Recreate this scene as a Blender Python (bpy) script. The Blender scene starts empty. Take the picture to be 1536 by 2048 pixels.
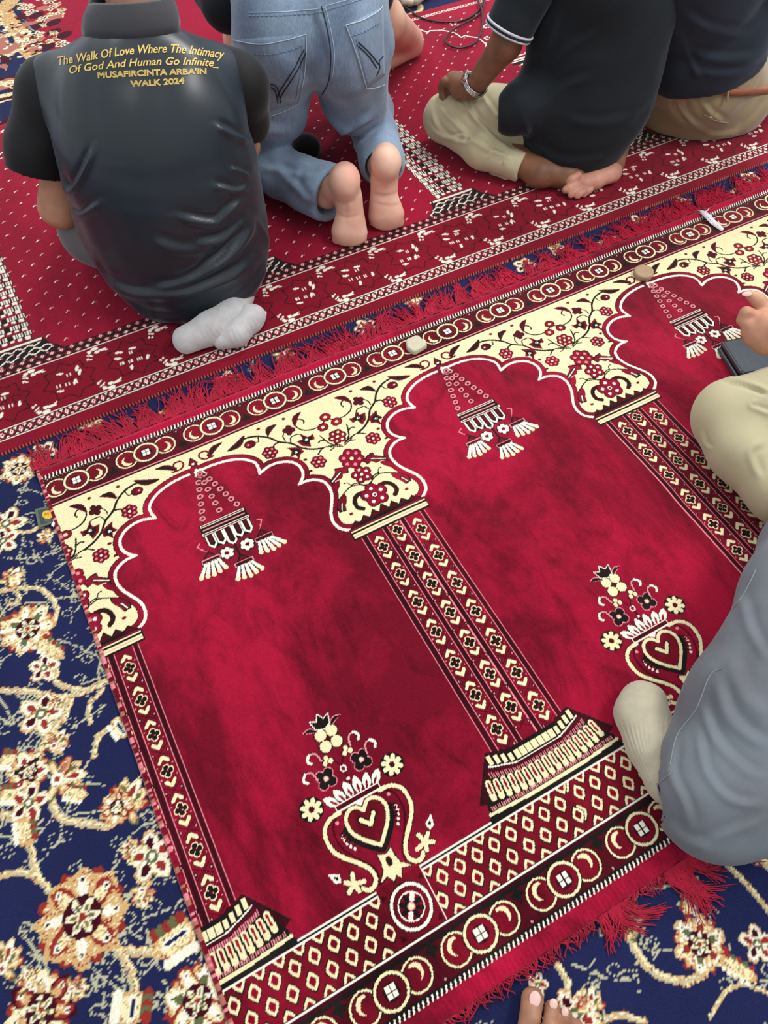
import bpy, math, random
import numpy as np
from mathutils import Vector, Matrix

random.seed(7)
RNG = np.random.default_rng(11)
C = bpy.context.scene.collection

# ------------------------------------------------------------------ camera
F_PX, PITCH, ROLL, YAW, CAM_H = 1440.63, 1.0104392, -0.0118237, 0.4862088, 1.2
cp, sp, cr, sr = math.cos(PITCH), math.sin(PITCH), math.cos(ROLL), math.sin(ROLL)
fwd = np.array([0, cp, -sp]); upv = np.array([0, sp, cp]); rgt = np.array([1.0, 0, 0])
xc = cr * rgt + sr * upv
yc = -sr * rgt + cr * upv
cam_data = bpy.data.cameras.new('camera')
cam = bpy.data.objects.new('camera', cam_data)
C.objects.link(cam)
M = Matrix(((xc[0], yc[0], -fwd[0], 0), (xc[1], yc[1], -fwd[1], 0), (xc[2], yc[2], -fwd[2], CAM_H), (0, 0, 0, 1)))
cam.matrix_world = M
cam_data.sensor_fit = 'VERTICAL'
cam_data.sensor_height = 24.0
cam_data.lens = 24.0 * F_PX / 2048.0
cam_data.clip_start = 0.02
bpy.context.scene.camera = cam

# ------------------------------------------------------------------ light and exposure
sc = bpy.context.scene
sc.view_settings.view_transform = 'Standard'
sc.view_settings.look = 'None'
sc.view_settings.gamma = 1.0
sc.view_settings.use_curve_mapping = False
sc.view_settings.exposure = 0.0
world = bpy.data.worlds.new('world')
sc.world = world
world.use_nodes = True
world.node_tree.nodes['Background'].inputs[0].default_value = (0.92, 0.96, 1.0, 1)
world.node_tree.nodes['Background'].inputs[1].default_value = 0.86


def area(name, loc, size, energy, color=(1, 1, 1), target=None, sizey=None):
    l = bpy.data.lights.new(name, 'AREA')
    l.energy = energy
    l.color = color
    l.shape = 'RECTANGLE'
    l.size = size
    l.size_y = sizey or size
    o = bpy.data.objects.new(name, l)
    C.objects.link(o)
    o.location = loc
    if target is not None:
        d = Vector(target) - Vector(loc)
        o.rotation_euler = d.to_track_quat('-Z', 'Y').to_euler()
    return o


# rows of ceiling panels in the hall
area('ceiling_panel_light', (0.9, 3.2, 2.9), 1.2, 66, (1.0, 0.98, 0.95), (0.9, 3.0, 0), 0.6)
area('ceiling_panel_light', (-1.6, 2.8, 2.9), 1.2, 20, (1.0, 0.98, 0.95), (-1.4, 2.6, 0), 0.6)
area('ceiling_panel_light', (1.9, 0.9, 2.9), 1.2, 62, (1.0, 0.98, 0.95), (1.6, 0.9, 0), 0.6)
area('ceiling_panel_light', (-1.2, -0.6, 2.9), 1.2, 10, (1.0, 0.98, 0.95), (-1.2, -0.4, 0), 0.6)


# ------------------------------------------------------------------ geometry of the view (measured places on the floor)
def inv0(x, y):
    X = (x - 768.0) / F_PX
    Y = (1024.0 - y) / F_PX
    rr = cr * X - sr * Y
    up = sr * X + cr * Y
    yy = cp + up * sp
    zz = -sp + up * cp
    return rr / -zz, yy / -zz


def W(x, y, z=0.0):
    a, b = inv0(x, y)
    k = CAM_H - z
    return np.array([a * k, b * k, z])


cy_, sy_ = math.cos(YAW), math.sin(YAW)


def RG(x, y):
    a, b = inv0(x, y)
    a *= CAM_H
    b *= CAM_H
    return a * cy_ + b * sy_, -a * sy_ + b * cy_


def uv2w(u, v):
    return u * cy_ - v * sy_, u * sy_ + v * cy_


def mpp(p):
    """metres per pixel at a point"""
    d = (p[0] * fwd[0] + p[1] * fwd[1] + (p[2] - CAM_H) * fwd[2])
    return d / F_PX


def proj(P):
    P = np.asarray(P, dtype=float)
    x, y, z = P[..., 0], P[..., 1], P[..., 2] - CAM_H
    d = y * cp - z * sp
    up = y * sp + z * cp
    return 768 + F_PX * (cr * x + sr * up) / d, 1024 - F_PX * (-sr * x + cr * up) / d


UC = 0.353
PER = 0.5814
ZM = {'1': (60, 840, .36458), '2': (560, 600, .35156), '4': (540, 1380, .27344), '8': (0, 1400, .31637), '7': (0, 900, .29289),
      '6': (860, 1380, .33854), 'F': (960, 1650, .375)}


def zq(z, pts):
    """measured places on the front rug, relative to the column axis"""
    o = ZM[z]
    out = []
    for x, y in pts:
        u, v = RG(o[0] + x * o[2], o[1] + y * o[2])
        out.append((u - UC, v))
    return out


# ------------------------------------------------------------------ objects, labels
def tag(o, label=None, cat=None, group=None, kind=None):
    if label: o['label'] = label
    if cat: o['category'] = cat
    if group: o['group'] = group
    if kind: o['kind'] = kind
    return o


def empty(name, loc=(0, 0, 0), rz=0.0):
    o = bpy.data.objects.new(name, None)
    o.empty_display_size = 0.05
    C.objects.link(o)
    o.location = loc
    o.rotation_euler = (0, 0, rz)
    return o


def mesh_obj(name, verts, faces, mat, parent=None, smooth=True, loc=None):
    """verts in world coordinates; re-centred on the parent's place"""
    me = bpy.data.meshes.new(name)
    verts = np.asarray(verts, dtype=np.float64)
    faces = np.asarray(faces) if not isinstance(faces, list) else faces
    if isinstance(faces, list):
        me.from_pydata([tuple(v) for v in verts], [], faces)
    else:
        n = faces.shape[1]
        me.vertices.add(len(verts))
        me.vertices.foreach_set('co', verts.astype(np.float32).ravel())
        me.loops.add(faces.size)
        me.loops.foreach_set('vertex_index', faces.astype(np.int32).ravel())
        me.polygons.add(len(faces))
        me.polygons.foreach_set('loop_start', np.arange(0, faces.size, n, dtype=np.int32))
        me.polygons.foreach_set('loop_total', np.full(len(faces), n, dtype=np.int32))
        me.update(calc_edges=True)
    if smooth:
        me.polygons.foreach_set('use_smooth', np.ones(len(me.polygons), dtype=bool))
    if mat: me.materials.append(mat)
    o = bpy.data.objects.new(name, me)
    C.objects.link(o)
    if parent is not None:
        o.parent = parent
        mi = Matrix.Translation(parent.location) @ parent.rotation_euler.to_matrix().to_4x4()
        me.transform(mi.inverted())
    elif loc is not None:
        me.transform(Matrix.Translation(Vector(loc)).inverted())
        o.location = loc
    me.update()
    return o


# ------------------------------------------------------------------ materials
def srgb(r, g, b):
    def f(c):
        c /= 255.0
        return c / 12.92 if c <= 0.04045 else ((c + 0.055) / 1.055) ** 2.4
    return (f(r), f(g), f(b), 1)


def new_mat(name):
    m = bpy.data.materials.new(name)
    m.use_nodes = True
    nt = m.node_tree
    b = nt.nodes['Principled BSDF']
    return m, nt, b


def cloth_mat(name, col, rough=0.85, sheen=0.2, noise=0.12, nscale=60, bump=0.15, bscale=900, spec=0.3, col2=None, tint=None, coat=None):
    m, nt, b = new_mat(name)
    tc = nt.nodes.new('ShaderNodeTexCoord')
    n1 = nt.nodes.new('ShaderNodeTexNoise'); n1.inputs['Scale'].default_value = nscale; n1.inputs['Detail'].default_value = 4
    nt.links.new(tc.outputs['Object'], n1.inputs['Vector'])
    mx = nt.nodes.new('ShaderNodeMixRGB')
    c2 = col2 or tuple([c * (1 - noise * 2) for c in col[:3]] + [1])
    mx.inputs[1].default_value = c2
    mx.inputs[2].default_value = col
    rp = nt.nodes.new('ShaderNodeMapRange'); rp.inputs[1].default_value = 0.35; rp.inputs[2].default_value = 0.65
    nt.links.new(n1.outputs['Fac'], rp.inputs[0]); nt.links.new(rp.outputs[0], mx.inputs[0])
    nt.links.new(mx.outputs[0], b.inputs['Base Color'])
    b.inputs['Roughness'].default_value = rough
    b.inputs['Specular IOR Level'].default_value = spec
    b.inputs['Sheen Weight'].default_value = sheen
    b.inputs['Sheen Roughness'].default_value = 0.4
    if tint: b.inputs['Sheen Tint'].default_value = tint
    n2 = nt.nodes.new('ShaderNodeTexNoise'); n2.inputs['Scale'].default_value = bscale; n2.inputs['Detail'].default_value = 2
    nt.links.new(tc.outputs['Object'], n2.inputs['Vector'])
    bp = nt.nodes.new('ShaderNodeBump'); bp.inputs['Strength'].default_value = bump; bp.inputs['Distance'].default_value = 0.001
    nt.links.new(n2.outputs['Fac'], bp.inputs['Height']); nt.links.new(bp.outputs[0], b.inputs['Normal'])
    return m


def pile_mat(name, sheen=0.25, nap=0.35, tint=(1, 0.7, 0.75, 1), fine=0.25, bump=0.5):
    """woven pile: knot colours from the mesh, brushed nap marks that only touch the plain red field"""
    m, nt, b = new_mat(name)
    at = nt.nodes.new('ShaderNodeAttribute'); at.attribute_name = 'knots'
    tc = nt.nodes.new('ShaderNodeTexCoord')
    mp = nt.nodes.new('ShaderNodeMapping'); mp.inputs['Scale'].default_value = (1.2, 0.6, 1); mp.inputs['Rotation'].default_value = (0, 0, 0.35)
    nt.links.new(tc.outputs['Object'], mp.inputs['Vector'])
    n1 = nt.nodes.new('ShaderNodeTexNoise'); n1.inputs['Scale'].default_value = 2.6; n1.inputs['Detail'].default_value = 10; n1.inputs['Roughness'].default_value = 0.70
    n1.inputs['Distortion'].default_value = 0.5
    nt.links.new(mp.outputs[0], n1.inputs['Vector'])
    r1 = nt.nodes.new('ShaderNodeMapRange'); r1.inputs[1].default_value = 0.41; r1.inputs[2].default_value = 0.57
    r1.inputs[3].default_value = 1 - nap; r1.inputs[4].default_value = 1.0 + nap * 0.30
    nt.links.new(n1.outputs['Fac'], r1.inputs[0])
    n5 = nt.nodes.new('ShaderNodeTexNoise'); n5.inputs['Scale'].default_value = 11; n5.inputs['Detail'].default_value = 6; n5.inputs['Roughness'].default_value = .7; n5.inputs['Distortion'].default_value = 1.6
    nt.links.new(mp.outputs[0], n5.inputs['Vector'])
    r5 = nt.nodes.new('ShaderNodeMapRange'); r5.inputs[1].default_value = .50; r5.inputs[2].default_value = .68; r5.inputs[3].default_value = 1.0; r5.inputs[4].default_value = 1 - nap * .75
    nt.links.new(n5.outputs['Fac'], r5.inputs[0])
    m5 = nt.nodes.new('ShaderNodeMath'); m5.operation = 'MULTIPLY'
    nt.links.new(r1.outputs[0], m5.inputs[0]); nt.links.new(r5.outputs[0], m5.inputs[1])
    n3 = nt.nodes.new('ShaderNodeTexNoise'); n3.inputs['Scale'].default_value = 420; n3.inputs['Detail'].default_value = 1
    nt.links.new(tc.outputs['Object'], n3.inputs['Vector'])
    r3 = nt.nodes.new('ShaderNodeMapRange'); r3.inputs[1].default_value = 0.25; r3.inputs[2].default_value = 0.75
    r3.inputs[3].default_value = 1 - fine; r3.inputs[4].default_value = 1 + fine
    nt.links.new(n3.outputs['Fac'], r3.inputs[0])
    # nap marks weigh on the saturated red only
    sep = nt.nodes.new('ShaderNodeSeparateColor')
    nt.links.new(at.outputs['Color'], sep.inputs[0])
    mk = nt.nodes.new('ShaderNodeMapRange'); mk.inputs[1].default_value = 0.02; mk.inputs[2].default_value = 0.15; mk.inputs[3].default_value = 1; mk.inputs[4].default_value = 0
    nt.links.new(sep.outputs[1], mk.inputs[0])
    mxn = nt.nodes.new('ShaderNodeMix'); mxn.data_type = 'FLOAT'
    mxn.inputs[2].default_value = 1.0
    nt.links.new(mk.outputs[0], mxn.inputs[0]); nt.links.new(m5.outputs[0], mxn.inputs[3])
    mul = nt.nodes.new('ShaderNodeMath'); mul.operation = 'MULTIPLY'
    nt.links.new(mxn.outputs[0], mul.inputs[0]); nt.links.new(r3.outputs[0], mul.inputs[1])
    vm = nt.nodes.new('ShaderNodeVectorMath'); vm.operation = 'SCALE'
    nt.links.new(at.outputs['Color'], vm.inputs[0]); nt.links.new(mul.outputs[0], vm.inputs['Scale'])
    nt.links.new(vm.outputs[0], b.inputs['Base Color'])
    b.inputs['Roughness'].default_value = 0.95
    b.inputs['Specular IOR Level'].default_value = 0.08
    b.inputs['Sheen Weight'].default_value = sheen
    b.inputs['Sheen Roughness'].default_value = 0.45
    b.inputs['Sheen Tint'].default_value = tint
    bp = nt.nodes.new('ShaderNodeBump'); bp.inputs['Strength'].default_value = bump; bp.inputs['Distance'].default_value = 0.0015
    nt.links.new(n3.outputs['Fac'], bp.inputs['Height']); nt.links.new(bp.outputs[0], b.inputs['Normal'])
    return m


def plain_mat(name, col, rough=0.5, spec=0.4, metal=0.0, sss=0.0):
    m, nt, b = new_mat(name)
    tc = nt.nodes.new('ShaderNodeTexCoord')
    n1 = nt.nodes.new('ShaderNodeTexNoise'); n1.inputs['Scale'].default_value = 40; n1.inputs['Detail'].default_value = 5
    nt.links.new(tc.outputs['Object'], n1.inputs['Vector'])
    mx = nt.nodes.new('ShaderNodeMixRGB'); mx.inputs[1].default_value = tuple([c * 0.85 for c in col[:3]] + [1]); mx.inputs[2].default_value = col
    nt.links.new(n1.outputs['Fac'], mx.inputs[0]); nt.links.new(mx.outputs[0], b.inputs['Base Color'])
    b.inputs['Roughness'].default_value = rough
    b.inputs['Specular IOR Level'].default_value = spec
    b.inputs['Metallic'].default_value = metal
    return m


def skin_mat(name, col, col2, scale=18, rough=0.5):
    m, nt, b = new_mat(name)
    tc = nt.nodes.new('ShaderNodeTexCoord')
    n1 = nt.nodes.new('ShaderNodeTexNoise'); n1.inputs['Scale'].default_value = scale; n1.inputs['Detail'].default_value = 4
    nt.links.new(tc.outputs['Object'], n1.inputs['Vector'])
    r = nt.nodes.new('ShaderNodeMapRange'); r.inputs[1].default_value = 0.35; r.inputs[2].default_value = 0.65
    nt.links.new(n1.outputs['Fac'], r.inputs[0])
    mx = nt.nodes.new('ShaderNodeMixRGB'); mx.inputs[1].default_value = col2; mx.inputs[2].default_value = col
    nt.links.new(r.outputs[0], mx.inputs[0]); nt.links.new(mx.outputs[0], b.inputs['Base Color'])
    b.inputs['Roughness'].default_value = rough
    b.inputs['Specular IOR Level'].default_value = 0.35
    b.inputs['Subsurface Weight'].default_value = 0.15
    b.inputs['Subsurface Radius'].default_value = (0.01, 0.004, 0.002)
    b.inputs['Subsurface Scale'].default_value = 0.6
    n2 = nt.nodes.new('ShaderNodeTexNoise'); n2.inputs['Scale'].default_value = 350; n2.inputs['Detail'].default_value = 3
    nt.links.new(tc.outputs['Object'], n2.inputs['Vector'])
    bp = nt.nodes.new('ShaderNodeBump'); bp.inputs['Strength'].default_value = 0.12; bp.inputs['Distance'].default_value = 0.001
    nt.links.new(n2.outputs['Fac'], bp.inputs['Height']); nt.links.new(bp.outputs[0], b.inputs['Normal'])
    return m


# ------------------------------------------------------------------ knot raster: a pile carpet is a grid of coloured knots
PAL = {}
PALC = []


def colr(name, r, g, b):
    PAL[name] = len(PALC)
    PALC.append(srgb(r, g, b)[:3])


colr('R', 146, 12, 44)     # red field
colr('M', 84, 5, 22)       # maroon
colr('K', 26, 24, 22)      # black
colr('C', 226, 214, 168)   # cream
colr('W', 232, 227, 210)   # off white
colr('P', 214, 128, 134)   # pink line
colr('N', 28, 34, 72)      # navy
colr('D', 60, 8, 22)       # dark wine
colr('G', 196, 158, 106)   # gold tan
colr('E', 92, 98, 62)      # olive
colr('O', 142, 46, 38)     # rust
colr('B', 122, 8, 32)     # darker red
colr('T', 176, 174, 144)   # pale tracery
colr('U', 160, 13, 50)     # bright selvedge red
colr('S', 168, 104, 88)    # rose


class Ras:
    def __init__(s, x0, x1, y0, y1, d, base='R'):
        s.x0, s.y0, s.d = x0, y0, d
        s.nx = int(round((x1 - x0) / d)) + 1
        s.ny = int(round((y1 - y0) / d)) + 1
        s.xs = x0 + np.arange(s.nx) * d
        s.ys = y0 + np.arange(s.ny) * d
        s.a = np.full((s.ny, s.nx), PAL[base], dtype=np.uint8)

    def box(s, xa, xb, ya, yb):
        i0 = max(0, int((xa - s.x0) / s.d)); i1 = min(s.nx, int((xb - s.x0) / s.d) + 2)
        j0 = max(0, int((ya - s.y0) / s.d)); j1 = min(s.ny, int((yb - s.y0) / s.d) + 2)
        if i1 <= i0 or j1 <= j0: return None
        X, Y = np.meshgrid(s.xs[i0:i1], s.ys[j0:j1])
        return X, Y, s.a[j0:j1, i0:i1]

    def poly(s, pts, c):
        P = np.asarray(pts, dtype=float)
        r = s.box(P[:, 0].min(), P[:, 0].max(), P[:, 1].min(), P[:, 1].max())
        if r is None: return
        X, Y, A = r
        ins = np.zeros(X.shape, dtype=bool)
        n = len(P)
        for i in range(n):
            x1, y1 = P[i]; x2, y2 = P[(i + 1) % n]
            if y1 == y2: continue
            cnd = ((y1 > Y) != (y2 > Y)) & (X < (x2 - x1) * (Y - y1) / (y2 - y1) + x1)
            ins ^= cnd
        A[ins] = PAL[c]

    def line(s, pts, w, c, closed=False, w2=None):
        P = np.asarray(pts, dtype=float)
        n = len(P)
        m = n if closed else n - 1
        for i in range(m):
            a = P[i]; b = P[(i + 1) % n]
            wa = w if w2 is None else w + (w2 - w) * i / max(1, m)
            h = wa / 2
            r = s.box(min(a[0], b[0]) - h, max(a[0], b[0]) + h, min(a[1], b[1]) - h, max(a[1], b[1]) + h)
            if r is None: continue
            X, Y, A = r
            d = b - a
            L = d @ d + 1e-12
            t = np.clip(((X - a[0]) * d[0] + (Y - a[1]) * d[1]) / L, 0, 1)
            q = (X - a[0] - t * d[0]) ** 2 + (Y - a[1] - t * d[1]) ** 2
            A[q <= h * h] = PAL[c]

    def ell(s, x, y, rx, ry, c, ang=0.0):
        R = max(rx, ry)
        r = s.box(x - R, x + R, y - R, y + R)
        if r is None: return
        X, Y, A = r
        ca, sa = math.cos(ang), math.sin(ang)
        p = (X - x) * ca + (Y - y) * sa
        q = -(X - x) * sa + (Y - y) * ca
        A[(p / rx) ** 2 + (q / ry) ** 2 <= 1] = PAL[c]

    def rect(s, xa, xb, ya, yb, c):
        r = s.box(xa, xb, ya, yb)
        if r is None: return
        X, Y, A = r
        A[(X >= xa) & (X <= xb) & (Y >= ya) & (Y <= yb)] = PAL[c]


def smoothline(P, n=6, closed=False):
    """Catmull-Rom through measured points"""
    P = [np.array(p, dtype=float) for p in P]
    out = []
    m = len(P)
    rng = range(m) if closed else range(m - 1)
    for i in rng:
        p1, p2 = P[i], P[(i + 1) % m]
        p0 = P[i - 1] if (closed or i > 0) else p1
        p3 = P[(i + 2) % m] if (closed or i + 2 < m) else p2
        for k in range(n):
            t = k / n
            out.append(0.5 * ((2 * p1) + (-p0 + p2) * t + (2 * p0 - 5 * p1 + 4 * p2 - p3) * t * t + (-p0 + 3 * p1 - 3 * p2 + p3) * t ** 3))
    if not closed: out.append(P[-1])
    return out


class Pen:
    """records strokes in the column frame so that a motif can be woven again at each repeat"""

    def __init__(s): s.ops = []

    def poly(s, pts, c): s.ops.append(('p', list(pts), c))

    def line(s, pts, w, c, closed=False, w2=None): s.ops.append(('l', list(pts), w, c, closed, w2))

    def ell(s, x, y, rx, ry, c, ang=0.0): s.ops.append(('e', x, y, rx, ry, c, ang))

    def rect(s, xa, xb, ya, yb, c): s.ops.append(('r', xa, xb, ya, yb, c))

    def stamp(s, ras, ox=0.0, oy=0.0, mir=False, xa=0.0, flip=False):
        """mir: mirrored about x = xa"""
        def T(p):
            x = 2 * xa - p[0] if mir else p[0]
            return (x + ox, p[1] + oy)
        for o in s.ops:
            if o[0] == 'p': ras.poly([T(p) for p in o[1]], o[2])
            elif o[0] == 'l': ras.line([T(p) for p in o[1]], o[2], o[3], o[4], o[5])
            elif o[0] == 'e':
                q = T((o[1], o[2])); ras.ell(q[0], q[1], o[3], o[4], o[5], -o[6] if mir else o[6])
            else:
                a = T((o[1], 0))[0]; b = T((o[2], 0))[0]
                ras.rect(min(a, b), max(a, b), o[3] + oy, o[4] + oy, o[5])

    # motifs -------------------------------------------------
    def flower(s, x, y, r, n=6, pet='R', rim='M', cen='C', a0=0.3, hi=None, pr=0.42):
        for k in range(n):
            a = a0 + 2 * math.pi * k / n
            s.ell(x + r * .6 * math.cos(a), y + r * .6 * math.sin(a), r * pr + .0012, r * pr + .0012, rim)
        for k in range(n):
            a = a0 + 2 * math.pi * k / n
            s.ell(x + r * .6 * math.cos(a), y + r * .6 * math.sin(a), r * pr - .0012, r * pr - .0012, pet)
            if hi: s.ell(x + r * .62 * math.cos(a), y + r * .62 * math.sin(a), r * .14, r * .14, hi)
        s.ell(x, y, r * .26, r * .26, rim)
        s.ell(x, y, r * .17, r * .17, cen)

    def leaf(s, a, b, w, c, bend=0.0):
        a = np.array(a); b = np.array(b); d = b - a; L = math.hypot(*d); n = np.array([-d[1], d[0]]) / max(L, 1e-9)
        up, dn = [], []
        for k in range(9):
            t = k / 8
            m = a + d * t + n * bend * math.sin(math.pi * t)
            h = w / 2 * math.sin(math.pi * min(1, t * .92 + .04)) ** .8
            up.append(m + n * h); dn.append(m - n * h)
        s.poly(up + dn[::-1], c)


def pile_mesh(name, ras, mat, to_world, zfun, parent=None, keep=None, loc=(0, 0, 0), jitter=0.0):
    ny, nx = ras.ny, ras.nx
    X, Y = np.meshgrid(ras.xs, ras.ys)
    Z = zfun(X, Y)
    if jitter: Z = Z + RNG.normal(0, jitter, Z.shape)
    wx, wy = to_world(X, Y)
    V = np.stack([wx.ravel(), wy.ravel(), Z.ravel()], 1)
    idx = np.arange(nx * ny).reshape(ny, nx)
    F = np.stack([idx[:-1, :-1], idx[:-1, 1:], idx[1:, 1:], idx[1:, :-1]], -1).reshape(-1, 4)
    col = np.array(PALC)[ras.a.ravel()]
    if keep is not None:
        kf = keep(X, Y)
        kf = kf[:-1, :-1].ravel()
        F = F[kf]
        used = np.zeros(nx * ny, dtype=bool); used[F.ravel()] = True
        remap = np.cumsum(used) - 1
        V = V[used]; col = col[used]; F = remap[F]
    o = mesh_obj(name, V, F, mat, parent, smooth=True, loc=None if parent is not None else loc)
    at = o.data.color_attributes.new('knots', 'FLOAT_COLOR', 'POINT')
    at.data.foreach_set('color', np.hstack([col, np.ones((len(col), 1))]).astype(np.float32).ravel())
    return o


def vnoise(X, Y, s, seed=0):
    """smooth value noise, numpy"""
    r = np.random.default_rng(seed)
    T = r.random((64, 64))
    x = X / s + 100; y = Y / s + 100
    i = np.floor(x).astype(int); j = np.floor(y).astype(int)
    fx = x - i; fy = y - j
    fx = fx * fx * (3 - 2 * fx); fy = fy * fy * (3 - 2 * fy)
    g = lambda a, b: T[b % 64, a % 64]
    return (g(i, j) * (1 - fx) + g(i + 1, j) * fx) * (1 - fy) + (g(i, j + 1) * (1 - fx) + g(i + 1, j + 1) * fx) * fy

# ================================================================== FRONT PRAYER RUG (arches on crimson velvet)
KNOT = 0.0014
AX = -PER / 2                                  # axis of an arch, measured from a column
A_L, A_R = -0.580, 1.46                        # ends of the rug along the row
A_B, A_T = -0.096, 1.088
ra = Ras(A_L, A_R, A_B, A_T, KNOT, 'R')

# --- arch outline, apex to the capital (left side of an arch = right side of the spandrel)
arch_pts = zq('2', [(945, 402), (880, 425), (820, 455), (770, 490), (735, 530), (722, 572), (738, 602), (765, 625)])
arch_pts = smoothline(arch_pts, 5)
seg2 = smoothline(zq('2', [(765, 625), (700, 635), (650, 660), (615, 700), (612, 742), (635, 775), (670, 793), (710, 800)]), 5)
seg3 = smoothline(zq('2', [(710, 800), (665, 820), (635, 850), (624, 885), (642, 925), (682, 960), (730, 985), (782, 1012), (815, 1045), (829, 1085), (816, 1122), (790, 1148), (750, 1172)]), 5)
arch = arch_pts + seg2[1:] + seg3[1:]
AXR = PER / 2
arch[0] = np.array([AXR, 0.934])
arch = [np.array([min(p[0], AXR), p[1]]) for p in arch]

field = Pen()          # the plain field of an arch, right of its column (mirrored for the other side)
field.poly(arch + [(0.066, 0.64), (0.066, 0.18), (0.0, 0.08), (AXR, 0.08)], 'R')

spn = Pen()
# cream spandrel with its outline
spn.poly([(0, 0.985), (AXR, 0.985)] + arch + [(0.0, 0.65)], 'C')
ol = Pen()
ol.line(arch, 0.027, 'K')
ol.line(arch, 0.0240, 'R')
edge = Pen()
edge.line(arch, 0.0058, 'W')

f = Pen()              # flowers of the right half of the spandrel
z = lambda *p: zq('2', p)
BK = 0.0033


def vine(pen, pts, w=BK, c='K', n=5):
    pen.line(smoothline(zq('2', pts), n), w, c)


vine(f, [(368, 828), (398, 800), (440, 772), (490, 775)])
vine(f, [(368, 828), (392, 790), (388, 750), (380, 720)])
vine(f, [(388, 760), (405, 740), (425, 738)])
vine(f, [(440, 772), (480, 735), (505, 690), (512, 640), (540, 592), (548, 545), (575, 500), (610, 472), (650, 452)], 0.0046)
vine(f, [(540, 592), (570, 585), (590, 592)], 0.0038)
vine(f, [(512, 640), (480, 620), (445, 632), (432, 650)], 0.0028)
vine(f, [(515, 610), (500, 590), (470, 580), (450, 585)], 0.0026)
vine(f, [(270, 690), (320, 690), (370, 672), (402, 640), (405, 605), (385, 583), (357, 588), (348, 610), (362, 622)], 0.0034)
vine(f, [(368, 840), (410, 800), (400, 812), (430, 808)], 0.0026)
vine(f, [(575, 500), (600, 520), (620, 510)], 0.0026)
# leaves in oxblood and black
for a, b, w, bd in (((455, 527), (545, 535), .0105, .007), ((610, 452), (742, 445), .011, -.006), ((708, 398), (828, 405), .010, .006), ((570, 935), (655, 962), .010, .002)):
    A_, B_ = z(a, b)
    w *= 1.35
    f.leaf(A_, B_, w, 'B', bd)
    f.leaf(A_, B_, w * .62, 'K' if a[1] < 900 else 'R', bd)
A_, B_ = z((308, 572), (408, 600)); f.leaf(A_, B_, .013, 'B', .006); f.leaf(A_, B_, .008, 'D', .006)
# curl by the apex
f.line(smoothline(z((800, 412), (838, 398), (847, 372), (825, 360), (800, 370), (800, 388), (815, 392)), 5), .0042, 'B')
# dots
for d in ((402, 535), (535, 480), (560, 745), (605, 800), (720, 1087)):
    q = z(d)[0]; f.ell(q[0], q[1], .0042, .0032, 'M' if d[1] < 1000 else 'R')
    f.ell(q[0], q[1], .0022, .0018, 'B')
# bud
q = z((640, 500))[0]; f.ell(q[0], q[1], .0125, .0105, 'K'); f.ell(q[0], q[1], .0108, .0088, 'M'); f.ell(q[0] + .004, q[1], .0055, .005, 'R'); f.ell(q[0] + .004, q[1], .0018, .0016, 'W')
# small flowers
q = z((447, 590))[0]; f.flower(q[0], q[1], .0125, 4, 'M', 'D', 'M')
q = z((625, 595))[0]; f.flower(q[0], q[1], .0165, 6, 'R', 'M', 'C', hi='P', pr=.36)
q = z((530, 800))[0]; f.flower(q[0], q[1], .0165, 6, 'R', 'M', 'C', hi='P', pr=.36)
# big dark blossoms
for pts in ([(392, 690), (425, 680), (432, 640), (455, 668), (485, 655), (492, 690), (470, 725), (440, 700), (415, 712)],
            [(505, 690), (520, 668), (548, 640), (556, 668), (587, 680), (562, 695), (580, 725), (545, 710), (520, 715)]):
    f.poly(z(*pts), 'B')
    c0 = np.mean(np.array(z(*pts)), axis=0)
    f.poly([tuple(c0 + (np.array(p) - c0) * .68) for p in z(*pts)], 'K')
    f.ell(c0[0], c0[1], .0034, .0028, 'W'); f.ell(c0[0] + .001, c0[1], .0014, .0014, 'K')
# tulips
for pts, st in (([(468, 928), (498, 895), (525, 878), (540, 897), (600, 903), (622, 930), (580, 925), (548, 940), (520, 930), (500, 950)], ((520, 915), (600, 915))),
                ([(622, 992), (680, 993), (735, 1015), (748, 1040), (715, 1060), (690, 1040), (660, 1030), (638, 1015)], ((690, 1020), (725, 1040)))):
    f.poly(z(*pts), 'K')
    c0 = np.mean(np.array(z(*pts)), axis=0)
    f.poly([tuple(c0 + (np.array(p) - c0) * .84) for p in z(*pts)], 'R')
    A_, B_ = z(*st); f.line([A_, B_], .0062, 'K'); f.line([A_, B_], .0022, 'W')
vine(f, [(475, 1065), (515, 1058), (530, 1030), (570, 1000), (628, 995)], 0.0028)
vine(f, [(560, 1000), (560, 975), (575, 965)], 0.0022)
vine(f, [(400, 1065), (440, 1055), (475, 1065)], 0.0028)
# crescent beside the lower flower
cr_ = smoothline(z((560, 1070), (600, 1052), (640, 1062), (664, 1090), (655, 1118)), 5)
f.line(cr_, .0095, 'M'); f.line(cr_, .0055, 'K')

# on the column axis
ce = Pen()
q = z((250, 640))[0]
x0_, y0_ = 0.0, 0.915
for dx, dy in ((-.016, -.006), (.016, -.006), (0, .016)):
    ce.ell(dx, y0_ + dy, .0125, .011, 'M'); ce.ell(dx, y0_ + dy, .010, .0085, 'R'); ce.ell(dx, y0_ + dy, .004, .0036, 'C')
ce.flower(0, 0.872, .0195, 6, 'R', 'M', 'C', hi='C', pr=.38, a0=0)
ce.flower(0, 0.807, .026, 6, 'R', 'M', 'C', hi='P', pr=.40, a0=.52)
ce.flower(0, 0.762, .0205, 5, 'R', 'M', 'C', hi='W', pr=.44, a0=1.57)
ce.flower(0, 0.706, .0265, 5, 'R', 'M', 'C', hi='W', pr=.46, a0=1.57)
ce.ell(0, 0.706, .005, .005, 'W'); ce.ell(0, .706, .003, .003, 'R')
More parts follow.
